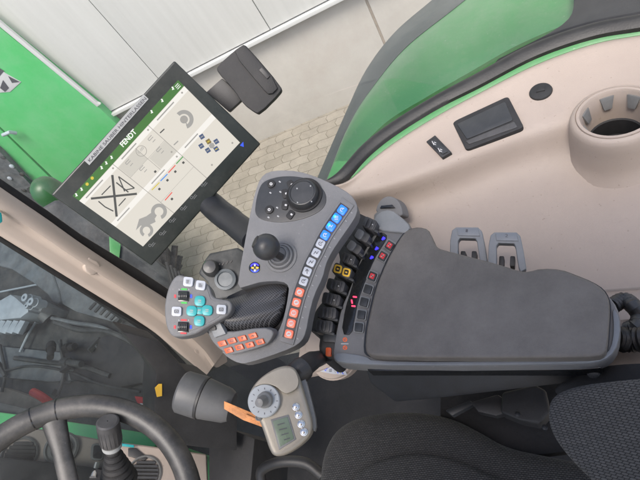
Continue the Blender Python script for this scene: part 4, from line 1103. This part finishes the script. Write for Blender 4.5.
quad(.32, .35, .655, .353, 's_line', .0008); quad(.49, .165, .493, .545, 's_line', .0008); quad(.322, .80, .655, .803, 's_line', .0008)
for u, w in ((.02, .18), (.36, .16), (.70, .18)): quad(u + .02, .125, u + w, .14, 's_grey', .0009)
for u, w in ((.02, .14), (.36, .15), (.69, .15)): quad(u + .02, .572, u + w, .586, 's_grey', .0009)
# brand lettering in the header
q.text(TP, 'FENDT', (123.2, 147.2), (137.0, 132.2), 5.2, 's_white', .0009, bold=.03)
for x, y in z5(50, 120, 5.333, [(140, 400), (168, 370), (275, 255), (300, 230), (328, 200)]) + z5(110, 80, 5.333, [(222, 170), (278, 110), (335, 45)]):
    q.line(TP, (x - 1, y - 1.6), (x + 1.2, y + 1), 1.1, 's_white', .0009); q.line(TP, (x + .4, y - 1.6), (x - .4, y + 1.6), .8, 's_white', .0010)
for x, y in z5(50, 120, 5.333, [(198, 342), (225, 310)]): q.ring(TP, (x, y), 0, 1.7, 's_y', .0009, n=8)
for k in range(3): q.line(TP, *[(a[0], a[1]) for a in (spt(.955, .025 + k * .02), spt(.985, .025 + k * .02))], .7, 's_white', .0010)
# crossed-out figure
def zl(a, b_, w, m_='s_dark', o_=.0010):
    (x0, y0), (x1, y1) = z5(90, 160, 5.333, [a, b_]); q.line(TP, (x0, y0), (x1, y1), w, m_, o_)
zl((5, 206), (250, 180), 2.2); zl((119, 80), (142, 302), 2.4, o_=.0011)
zl((62, 186), (110, 137), 1.1, o_=.0012); zl((45, 220), (80, 250), 1.2, o_=.0012); zl((80, 250), (125, 273), 1.2, o_=.0013); zl((153, 245), (190, 204), 1.1, o_=.0012)
zl((140, 120), (205, 172), 1.3, o_=.0012); zl((152, 88), (237, 150), 1.2, o_=.0013); zl((152, 88), (185, 168), 1.2, o_=.0014); zl((237, 150), (180, 162), 1.1, o_=.0015)
# grey vehicle pictogram
q.ring(TP, (159, 211.5), 4.4, 8.0, 's_grey', .0010, 120, 430, 22); q.ring(TP, (146.5, 230.5), 3.8, 6.8, 's_grey', .0010, 120, 430, 22)
q.poly(TP, z5(90, 160, 5.333, [(245, 375), (262, 315), (300, 300), (335, 275), (350, 330), (310, 350), (270, 350)]), 's_grey', .0011)
# gauge
q.ring(TP, (184, 119.5), 0, 4.0, 's_grey', .0010, n=18); q.ring(TP, (184, 119.5), 1.2, 2.6, 's_line', .0012, n=14); q.ring(TP, (184, 119.5), 5.6, 9.6, 's_grey', .0010, -140, 70, 22); zl((505, -215), (520, -180), 1.0, 's_grey')
# six round keys pictogram
for i, (x, y) in enumerate(z5(110, 80, 5.333, [(490, 302), (525, 328), (567, 328), (487, 352), (522, 375), (567, 368)])):
    q.poly(TP, [(x - 3.2, y - .8), (x + .6, y - 3.2), (x + 3.2, y + .8), (x - .6, y + 3.2)], 's_navy' if i != 1 else 's_olive', .0012)
    q.line(TP, (x - 1.2, y + .8), (x + 1.2, y - .8), .9, 's_y' if i in (1, 5) else 's_grey', .0014)
x, y = z5(110, 80, 5.333, [(543, 350)])[0]; q.ring(TP, (x, y), 0, 3, 's_grey', .0011, n=6)
for a, b_, m_ in (((330, 160), (370, 120), 's_y'), ((376, 112), (413, 75), 's_b'), ((418, 68), (455, 28), 's_r'), ((460, 20), (496, -18), 's_g'), ((400, 215), (438, 172), 's_r')): zl(a, b_, 1.0, m_, .0012)
for (x, y) in z5(90, 160, 5.333, [(370, 155), (413, 108), (455, 62), (498, 14), (437, 208), (348, 62)]): q.rect(TP, (x, y), 2.2, 2.4, 45, .0004, 's_dark', off=.0012, bev=0)
# number tiles
q.ring(TP, (141.3, 151), 5.0, 5.6, 's_line', .0011, n=22); q.text(TP, '0.00', (139.2, 153.8), (144.2, 148.2), 2.6, 's_grey', .0012)
for (x, y) in z5(50, 120, 5.333, [(415, 222), (535, 95), (490, 255), (580, 155)]):
    q.line(TP, (x - 2.5, y + 1.4), (x + 1.2, y - 2.6), .7, 's_grey', .0012); q.line(TP, (x - 1, y + 3), (x + 2.8, y - 1), .7, 's_grey', .0012); q.line(TP, (x - 2.5, y + 1.4), (x - 1, y + 3), .7, 's_grey', .0013); q.line(TP, (x + 2.4, y + 4.4), (x + 5, y + 1.5), .7, 's_grey', .0012)
for (x, y, k) in ((162.2, 131, 0), (176, 143, 1)): q.rect(TP, (x, y), 1.2, 6, 47, .0003, 's_dark' if k == 0 else 's_grey', off=.0011, bev=0)
for (u, v) in ((.30, .13), (.635, .13), (.63, .50), (.96, .13), (.96, .94), (.63, .58), (.75, .94)): 
    x, y = spt(u, v); q.rect(TP, (x, y), 1.8, 1.8, 45, .0003, 's_line', off=.0011, bev=0)
q.build('screen', tm)
q = B()
q.poly(TP, z5(130, 80, 4.0, [(440, 262), (453, 247), (455, 268)]), 'print_blue', .0004)
q.build('blue_sticker', tm)
q = B()
for (x, y) in z5(90, 160, 5.333, [(330, 450), (388, 388), (440, 320), (500, 255), (552, 195), (608, 128)]):
    q.ring(TP, (x - 2, y + 1), 1.0, 1.5, 'mark_low', .0004, n=10); q.line(TP, (x + .3, y + 2.4), (x + 3.4, y - 1.4), .6, 'mark_low', .0004); q.line(TP, (x - .5, y + 1), (x + 2, y - 2.2), .6, 'mark_low', .0005)
q.build('bezel_print', tm)
q = B(); STR = [(84, 160.4), (143.5, 94.2), (148.6, 99), (89.3, 165.2)]
q.slab(TP, STR, .001, 'mark_dim', off=.0011, bev=0)
q.text(TP, 'KABINE SAUBER HINTERLASSEN', (90.0, 162.2), (146.8, 98.9), 3.3, 'mark_dark', .0014, bold=.01); q.build('label_strip', tm)
# arm of the terminal
q = B(); q.tube(crom([TP.at(190, 178, -.06), D(212, 205, .97), D(233, 222, .90), CP.at(256, 240, -.03)], 6), [.026] * 6 + [.028] * 6 + [.026] * 7, 'box_black', 18, flat=.8)
q.build('support_arm', tm)
# box on the right of the terminal
BP = PL(249, 78, .96, tilt(249, 78, .8))
bx = thing('box_module', BP.at(249, 78, -.03), 'small black box module mounted on an arm at the right of the terminal', 'module')
q = B(); q.slab(BP, [(242, 44), (247, 46), (282, 87), (281, 92), (259, 114), (254, 112), (243, 104), (234, 90), (217, 72), (217, 66)], .03, 'black_matt', bev=.004, sm=1, seg=3); q.build('case', bx)
q = B(); q.slab(BP, [(232, 52), (242, 45), (247, 47), (280, 86), (270, 96), (262, 88)], .01, 'black_matt', off=.006, bev=.003, sm=1); q.slab(BP, [(262, 67), (270, 76), (267, 79), (259, 70)], .006, 'black_plastic', off=.009, bev=.001)
q.build('cover', bx)
q = B(); q.slab(Plane(BP.at(225, 95, -.014), BP.n), [(206, 92), (222, 78), (244, 98), (229, 112)], .018, 'black_plastic', bev=.003); q.build('mounting_arm', bx)

# ================================================================== TWO GREY LEVER LOOPS
for i, (ox, oy, lab) in enumerate(((0, 0, 'grey loop lever nearer the armrest front'), (38.5, 5, 'grey loop lever nearer the cup holder'))):
    P = Plane(H(468 + ox, 245 + oy, ZA - .035), (UP + Vector((.1, -.25, 0))).normalized())
    t = thing('loop_lever', P.at(468 + ox, 262 + oy, -.05), lab, 'lever', 'grey loop levers behind the armrest pad')
    q = B(); q.slab(P, [(x + ox, y + oy) for x, y in [(449.5, 262), (450, 240), (452, 230), (456, 227), (478, 227), (482, 231), (485, 245), (488, 264), (482, 267), (480, 262), (477, 242), (475.5, 238.5), (460, 238), (458, 241), (458, 262)]], .012, 'grey_light', bev=.002, seg=3); q.build('loop_frame', t)
    q = B(); q.slab(P, [(x + ox, y + oy) for x, y in [(457, 228.2), (478, 228.2), (480, 236), (458, 235.5)]], .003, 'grey_blue', off=.0015, bev=.001); 
    q.text(P, '12'[i], (465.5 + ox + i * 1, 232 + oy), (467.6 + ox + i * 1.6, 232.3 + oy), 3, 'mark_dark', .0018); q.build('loop_top', t)
    for dx in (463, 474):
        q = B(); q.rect(Plane(P.at(dx + ox, 256 + oy, -.02), P.n), (dx + ox, 256 + oy), 5, 10, 3, .02, 'black_plastic', bev=.001); q.build('peg', t)

# ================================================================== SILVER REMOTE
DPn = PL(280, 412, .60, tilt(280, 412, .75))
rm = thing('silver_controller', DPn.at(280, 412, -.06), 'silver handheld controller with white dial, small display and four round buttons', 'controller')
OD = [(247, 396), (254, 383), (264, 374), (276, 367), (287, 364.5), (296, 368), (300, 378), (304, 392), (309, 408), (313, 424), (311, 435), (300, 446), (285, 455), (274, 457), (269, 450), (264, 434), (258, 418), (248, 405)]
q = B(); q.slab(DPn, chaikin(OD, 2), .030, 'silver', bev=.007, seg=5); q.build('case', rm)
q = B(); q.slab(DPn, chaikin([(252, 388), (264, 375), (285, 366.5), (296, 370), (300, 386), (288, 394), (282, 392), (276, 386), (264, 383)], 2), .02, 'silver', off=.009, bev=.008, seg=5); q.build('raised_shoulder', rm)
q = B(); q.slab(DPn, chaikin([(297, 370), (301, 366), (306, 380), (311, 398), (317, 424), (314, 434), (310, 420), (303, 392)], 1), .02, 'silver_dark', off=-.012, bev=.003); q.build('side_grip', rm)
c = (264.6, 401); mm = DPn.m(*c)
q = B(); q.lathe(DPn.at(*c, 0), DPn.n, [(0, 16 * mm), (.006, 16 * mm), (.0075, 15 * mm), (.0075, .0005)], 'dial_white', 40)
for k in range(12):
    a = R(k * 30); q.line(DPn, (c[0] + 11.5 * math.cos(a), c[1] + 11.5 * math.sin(a)), (c[0] + 13.4 * math.cos(a), c[1] + 13.4 * math.sin(a)), .7, 'mark_dark', .0078)
q.build('dial_plate', rm)
q = B(); ka = (DPn.n + (DPn.at(258, 409) - DPn.at(264, 401)).normalized() * .35).normalized()
q.lathe(DPn.at(c[0] + 1, c[1] - 1.5, .0075), ka, [(0, 8 * mm), (.006, 7.6 * mm), (.008, 5.4 * mm), (.020, 4.6 * mm), (.023, 4 * mm), (.024, .0005)], 'silver_dark', 28); q.build('dial_knob', rm)
q = B(); q.slab(DPn, [(270.5, 419.5), (288.5, 414.5), (296, 439.5), (279, 450)], .004, 'silver_dark', off=.0012, bev=.0008)
q.slab(DPn, [(272.5, 421), (287.5, 416.8), (294, 438.6), (280, 446.8)], .003, 'lcd', off=.0018, bev=.0003); q.build('display', rm)
q = B()
for (x, y, w) in ((281, 424, 7), (283, 429, 8), (285, 434, 7), (287, 439, 6)):
    q.line(DPn, (x - w / 2, y + 1), (x + w / 2, y - 1), .9, 'mark_dark', .0022)
q.build('display_digits', rm)
for (x, y) in ((296, 407), (298.6, 415), (301.2, 424), (304, 432)):
    q = B(); q.lathe(DPn.at(x, y, -.001), DPn.n, [(0, 3.7 * mm), (.002, 3.7 * mm), (.0024, 3.1 * mm), (.0045, 2.7 * mm), (.0055, 1.4 * mm), (.0057, .0003)], 'chrome', 20); q.build('round_button', rm)
q = B(); q.lathe(DPn.at(259, 417.5, -.001), DPn.n, [(0, 3.4 * mm), (.003, 3.4 * mm), (.004, 2.5 * mm), (.003, 1.6 * mm), (.003, .0003)], 'silver_dark', 16); q.build('small_jack', rm)
q = B(); q.tube(crom([DPn.at(294, 376, -.03), D(303, 368, .64), D(312, 361, .68), H(321, 358, ZA - .085)], 5), [.017] * 6 + [.014] * 5 + [.013] * 5, 'black_plastic', 16); q.build('clamp_arm', rm)
# orange strap + dark cup
q = B(); P = PL(243, 414, .80, tilt(243, 414, .8)); q.slab(P, [(224, 401), (262, 417), (262, 427), (243, 420), (224, 409)], .004, 'orange_strap', bev=.001)
q.slab(P, [(246, 414), (262, 421), (262, 424), (246, 417)], .003, 'orange_strap', off=.004, bev=.001)
o = q.build('orange_strap'); tag(o, 'orange brown strap between the dark cup and the silver controller', 'strap')
p0 = D(181, 391, .85); p1 = D(232, 407, .84)
cpz = thing('dark_cup', p0, 'smoky dark grey plastic cup lying on its side left of the silver controller', 'cup')
axc = (p1 - p0).normalized(); Lc = (p1 - p0).length; u = .85 / F
q = B(); q.lathe(p0, axc, [(0.006, 15 * u), (0, 18.6 * u), (0.004, 20.6 * u), (Lc * .38, 20.8 * u), (Lc * .42, 20.2 * u), (Lc * .9, 16.8 * u), (Lc, 14 * u), (Lc, .001)], 'smoke', 44, cap=False); q.build('cup_body', cpz)
q = B(); q.lathe(p0, axc, [(Lc * .40, 20.6 * u), (Lc * .42, 21 * u), (Lc * .45, 21 * u), (Lc * .47, 19 * u)], 'black_plastic', 44, cap=False); q.build('band', cpz)
q = B(); q.lathe(p0, axc, [(-.002, .001), (0.0, 17.6 * u), (.006, 18.6 * u)], 'black_matt', 40, cap=False); q.build('end_cap', cpz)

# black clutter under the cup: pedal, tray, cable
q = B(); P = Plane(H(238, 468, ZA - .55), (UP + Vector((.2, -.2, 0))).normalized())
q.slab(P, [(226, 458), (250, 457), (252, 485), (224, 486)], .02, 'chrome', bev=.003)
for r_ in range(8):
    for c_ in range(7): q.rect(P, (229 + c_ * 3.4, 461 + r_ * 3.2), 2.4, 2.2, 0, .002, 'black_plastic', off=.001, bev=0, r=.1)
o = q.build('foot_pedal'); tag(o, 'perforated metal foot pedal deep in the footwell', 'pedal')
q = B(); q.tube(crom([H(262, 484, ZA - .4), H(262, 470, ZA - .38), H(280, 462, ZA - .37), H(305, 463, ZA - .38), H(322, 475, ZA - .4)], 8), .012, 'black_plastic', 12)
o = q.build('black_hose'); tag(o, 'black hose arching under the silver controller beside the seat', 'hose')
q = B(); P = Plane(H(215, 440, ZA - .42), (UP + Vector((.1, -.1, 0))).normalized())
q.slab(P, [(208, 440), (230, 428), (255, 438), (250, 490), (208, 490)], .2, 'black_matt', bev=.01)
o = q.build('pedal_console'); tag(o, 'matt black footwell housing below the dark cup', 'housing')

# ================================================================== STEERING WHEEL
SN = Vector((.62, -.0, .80)).normalized()
pts = [(-2, 443), (25, 420), (55, 409.5), (100, 406.5), (130, 414), (160, 434), (187, 470)]
def fit(d):
    P = PL(100, 406, d, SN)
    q_ = [P.at(*p) for p in pts]; xy = [((v - P.o).dot(P.x), (v - P.o).dot(P.y)) for v in q_]
    # least squares circle
    import numpy as np
    A = np.array([[2 * x, 2 * y, 1] for x, y in xy]); bvec = np.array([x * x + y * y for x, y in xy])
    s_ = np.linalg.lstsq(A, bvec, rcond=None)[0]
    r_ = math.sqrt(s_[2] + s_[0] ** 2 + s_[1] ** 2)
    res = [round(math.hypot(x - s_[0], y - s_[1]) - r_, 4) for x, y in xy]
    return P, (s_[0], s_[1]), r_, res
d0 = .7
for _ in range(4):
    P, cen, rr, res = fit(d0); d0 *= .205 / rr
P, cen, rr, res = fit(d0)
print('wheel', d0, rr, res)
WC = P.o + P.x * cen[0] + P.y * cen[1]
sw = thing('steering_wheel', WC, 'black steering wheel with a spoke at the lower left of the view', 'steering wheel')
q = B()
ring_ = [WC + (P.x * math.cos(2 * PI * k / 96) + P.y * math.sin(2 * PI * k / 96)) * rr for k in range(96)]
q.tube(ring_, 10.9 * d0 / F, 'leather', 20, closed=True); q.build('rim', sw, angle=60)
# grip joints on the rim
for pxp in ((33, 416.5), (58, 409)):
    v = P.at(*pxp); e = (v - WC).normalized(); t_ = P.n.cross(e)
    q = B(); q.lathe(WC + e * rr - t_ * .001, t_, [(0, 11.1 * d0 / F), (.002, 11.1 * d0 / F)], 'black_gloss', 20); q.build('rim_seam', sw)
hub = WC - P.n * .04
def spoke(a, b_, w0_, w1_):
    q = B(); q.tube([a, a.lerp(b_, .35) - P.n * .004, b_], [w0_, (w0_ + w1_) * .42, w1_], 'leather', 14, flat=.55, up=P.n); q.build('spoke', sw, angle=60)
v = P.at(52, 410); e = (v - WC).normalized()
spoke(WC + e * rr * .97, P.at(78, 520, -.04), .022, .016)
for a in (130, 230):
    e2 = Matrix.Rotation(R(a), 3, P.n) @ e; spoke(WC + e2 * rr * .97, hub + e2 * .04, .022, .018)
q = B(); q.lathe(hub - P.n * .03, P.n, [(0, .05), (.03, .06), (.05, .055), (.055, .04), (.056, .001)], 'black_matt', 32); q.build('hub', sw)
# steering column and dash
DBP = Plane(H(60, 450, ZA - .20), (UP * .75 + Vector((.65, 0, 0))).normalized())
db = thing('dashboard', DBP.at(60, 455, -.1), 'beige dashboard with round air vents behind the steering wheel', 'dashboard')
q = B(); q.slab(DBP, [(-120, 415), (-40, 420), (36, 428), (68, 433), (99, 439), (151, 446), (207, 454), (210, 520), (-120, 520)], .10, 'beige', bev=.008, seg=3); q.build('dash_top', db)
q = B(); q.slab(DBP, [(-120, 445), (0, 457), (40, 461), (93, 467), (125, 474), (128, 540), (-120, 540)], .08, 'black_matt', off=.03, bev=.01); q.build('column_cover', db)
for c, ro in (((20, 455), 17), ((144, 474), 17)):
    P_ = DBP; mm = P_.m(*c); q = B()
    q.lathe(P_.at(*c, -.002), P_.n, [(0, ro * mm), (.006, ro * mm), (.008, ro * .93 * mm), (.002, ro * .84 * mm), (-.004, ro * .82 * mm), (-.004, .001)], 'silver_dark', 36); 
    vn = q.build('air_vent', db)
    q = B(); xx = P_.x; yy = P_.y
    for k in range(-3, 4):
        hw = math.sqrt(max(0.01, 1 - (k / 4) ** 2)) * ro * .8 * mm
        q.box(P_.at(*c, .004) + yy * k * ro * .2 * mm, xx, (yy + P_.n * .6).normalized(), (P_.n - yy * .6).normalized(), hw * 2, .008, .0016, 'black_plastic')
    q.build('louvre', vn)
q = B(); c = (62, 449); mm = DBP.m(*c); q.lathe(DBP.at(*c, -.001), DBP.n, [(0, 16 * mm), (.008, 16 * mm), (.011, 14 * mm), (.008, 12.5 * mm), (.008, .001)], 'silver_dark', 36)
q.lathe(DBP.at(*c, .006), DBP.n, [(0, 10 * mm), (.006, 9.5 * mm), (.007, .001)], 'black_matt', 30); q.build('speaker_cap', db)
q = B(); q.rect(DBP, (97, 452), 13, 17, 5, .01, 'silver_dark', off=.006, bev=.003, r=.3); q.rect(DBP, (97.5, 452), 9, 13, 5, .01, 'black_gloss', off=.009, bev=.003, r=.2); q.build('rocker_switch', db)
q = B(); q.tube([DBP.at(97, 464, .01), DBP.at(93, 478, .03)], .008, 'chrome', 12); q.build('ignition_key', db)
q = B(); q.slab(DBP, [(128, 448), (136, 448), (148, 458), (144, 461), (128, 456)], .006, 'black_plastic', off=.004, bev=.002); q.slab(DBP, [(120, 443), (134, 445), (134, 447.5), (120, 446)], .006, 'key_teal', off=.012, bev=.001); q.build('small_lever', db)
# stalk with gaiter
ds = d0 * .98
st = thing('column_stalk', D(116, 470, ds), 'ribbed dark control stalk with a rubber gaiter inside the steering wheel', 'stalk')
a, b_ = D(107.5, 421, ds - .02), D(112.5, 449, ds + .01); u = ds / F; axs = (b_ - a).normalized(); Ls = (b_ - a).length
q = B(); q.lathe(a, axs, [(0, .001), (0, 9 * u), (.002, 10.6 * u), (Ls * .2, 10.8 * u), (Ls * .75, 10.2 * u), (Ls * .8, 8.2 * u), (Ls, 8 * u), (Ls, .001)], 'lever_black', 36, cap=False)
for k in range(18):
    e = Matrix.Rotation(2 * PI * k / 18, 3, axs) @ axs.orthogonal().normalized()
    q.box(a + axs * Ls * .45 + e * 10.5 * u, axs, e.cross(axs), e, Ls * .5, .0014, .0014, 'lever_black')
q.build('grip', st, angle=30)
q = B(); q.lathe(a + axs * Ls * .80, axs, [(0, 8.4 * u), (0, 9.4 * u), (Ls * .12, 9.4 * u), (Ls * .12, 8.2 * u)], 'mark_dim', 30, cap=False); q.build('light_ring', st)
gz = D(119, 482, ds + .05); axg = (gz - b_).normalized(); Lg = (gz - b_).length
prof = []
for k in range(7):
    r_ = (6.5 + k * 1.7) * u; prof += [(Lg * k / 7, r_), (Lg * (k + .45) / 7, r_ * 1.14), (Lg * (k + .9) / 7, r_ * .96)]
q = B(); q.lathe(b_, axg, prof, 'black_matt', 36); q.build('gaiter', st)

# ================================================================== SEAT
ZS = ZA - .24
STn = Plane(H(430, 440, ZS), (UP + Vector((.03, .06, 0))).normalized())
seat = thing('driver_seat', H(450, 460, ZS - .4), 'black cloth driver seat with dotted weave cushion and ribbed side bolster', 'seat')
q = B(); q.slab(STn, chaikin([(316, 560), (315, 480), (320, 448), (334, 424), (362, 411), (408, 407), (448, 413), (478, 428), (505, 444), (545, 452), (600, 462), (640, 520), (620, 600), (420, 640)], 2), .12, 'seat_cloth', bev=.035, seg=8); q.build('seat_cushion', seat)
q = B(); q.slab(STn, chaikin([(345, 600), (340, 500), (356, 470), (400, 452), (450, 456), (500, 480), (560, 500), (560, 600)], 2), .02, 'seat_cloth', off=.006, bev=.012, seg=5); q.build('centre_panel', seat)
BS = PL(600, 430, .52, (VIEW(600, 430) + Vector((-.5, .1, .1))).normalized())
q = B(); q.slab(BS, chaikin([(546, 408), (552, 394), (575, 385), (612, 380), (660, 376), (760, 380), (760, 600), (640, 560), (600, 490), (565, 456), (548, 430)], 2), .09, 'bolster_cloth', bev=.03, seg=8); q.build('backrest_bolster', seat)
q = B(); q.slab(Plane(BS.at(600, 380, -.05), BS.n), chaikin([(548, 392), (575, 372), (612, 364), (680, 362), (680, 400), (575, 400)], 2), .06, 'black_matt', bev=.02, seg=4); q.build('backrest_shell', seat)
# seat side mechanism
sm_ = thing('seat_mechanism', H(500, 410, ZA - .3), 'black adjuster levers and bracket between armrest box and seat cushion', 'mechanism')
MPn = Plane(H(500, 405, ZA - .20), tilt(500, 405, .2))
q = B(); q.slab(MPn, [(440, 390), (560, 380), (580, 450), (500, 460), (440, 430)], .03, 'floor_mat', off=-.07, bev=.004); q.build('base_bracket', sm_)
q = B(); q.slab(MPn, [(502, 392), (535, 384), (546, 390), (550, 412), (540, 424), (520, 420), (500, 412)], .04, 'black_matt', bev=.006, seg=3); q.build('side_cover', sm_)
q = B(); q.slab(MPn, [(470, 402), (498, 394), (508, 402), (512, 412), (496, 416), (478, 412)], .02, 'black_plastic', off=-.01, bev=.004); q.build('adjuster_lever', sm_)
q = B(); q.slab(MPn, [(445, 410), (470, 400), (474, 404), (452, 416)], .015, 'panel_black', off=-.01, bev=.003); q.build('small_lever', sm_)
for c in ((518, 415), (545, 428)):
    q = B(); q.lathe(MPn.at(*c, -.005), MPn.n, [(0, .004), (.006, .004), (.007, .002), (.007, .0005)], 'box_black', 14); q.build('bolt', sm_)

# hoses at the rear of the armrest
HS = [([(612, 306), (624, 300), (634, 307), (640, 316), (637, 326), (628, 330)], .011, ZA - .07), ([(615, 338), (630, 340), (660, 338), (700, 336)], .016, ZA - .05)]
for k, (pp, r_, z_) in enumerate(HS):
    q = B(); pth = crom([H(x, y, z_ - .01 * (i % 2)) for i, (x, y) in enumerate(pp)], 10); q.tube(pth, [r_ * (1.0 if i % 2 else .88) for i in range(len(pth))], 'rubber' if k else 'panel_black', 14)
    o = q.build('cable_hose'); tag(o, ('looped smooth dark hose behind the armrest end', 'straight ribbed dark hose below the looped one at the armrest end')[k], 'hose', 'hoses behind the armrest')

# ================================================================== ROOF SLAB (unseen, covers part of the cab, sized for its shade)
q = B(); q.box(Vector((.50, -.60, 3.30)), Vector((1, 0, 0)), Vector((0, 1, 0)), UP, 1.6, 1.36, .06, 'beige_light', .02)
o = q.build('roof_shade'); tag(o, 'unseen pale roof slab sized for the shade it casts on the seat side', 'roof')

# ================================================================== LIGHT
w = bpy.data.worlds.new('World'); S.world = w; w.use_nodes = True
N = w.node_tree.nodes; L = w.node_tree.links
bg = N['Background']; sky = N.new('ShaderNodeTexSky'); sky.sky_type = 'NISHITA'; sky.sun_disc = False
SUN_EL, SUN_AZ = R(62), R(165)
sky.sun_elevation = SUN_EL; sky.sun_rotation = SUN_AZ; sky.air_density = 1.0; sky.dust_density = 4.0
L.new(sky.outputs[0], bg.inputs[0]); bg.inputs[1].default_value = 0.15
sl = bpy.data.lights.new('sun', 'SUN'); sl.energy = 1.5; sl.angle = R(25); sl.color = (1, .97, .93)
so = bpy.data.objects.new('sun', sl); COL.objects.link(so)
sd = Vector((math.sin(SUN_AZ) * math.cos(SUN_EL), math.cos(SUN_AZ) * math.cos(SUN_EL), math.sin(SUN_EL)))
so.rotation_euler = (-sd).to_track_quat('-Z', 'Y').to_euler()
S.view_settings.view_transform = 'Standard'; S.view_settings.look = 'None'; S.view_settings.gamma = 1.0
S.view_settings.exposure = 1.0
S.cycles.max_bounces = 8; S.cycles.transparent_max_bounces = 12
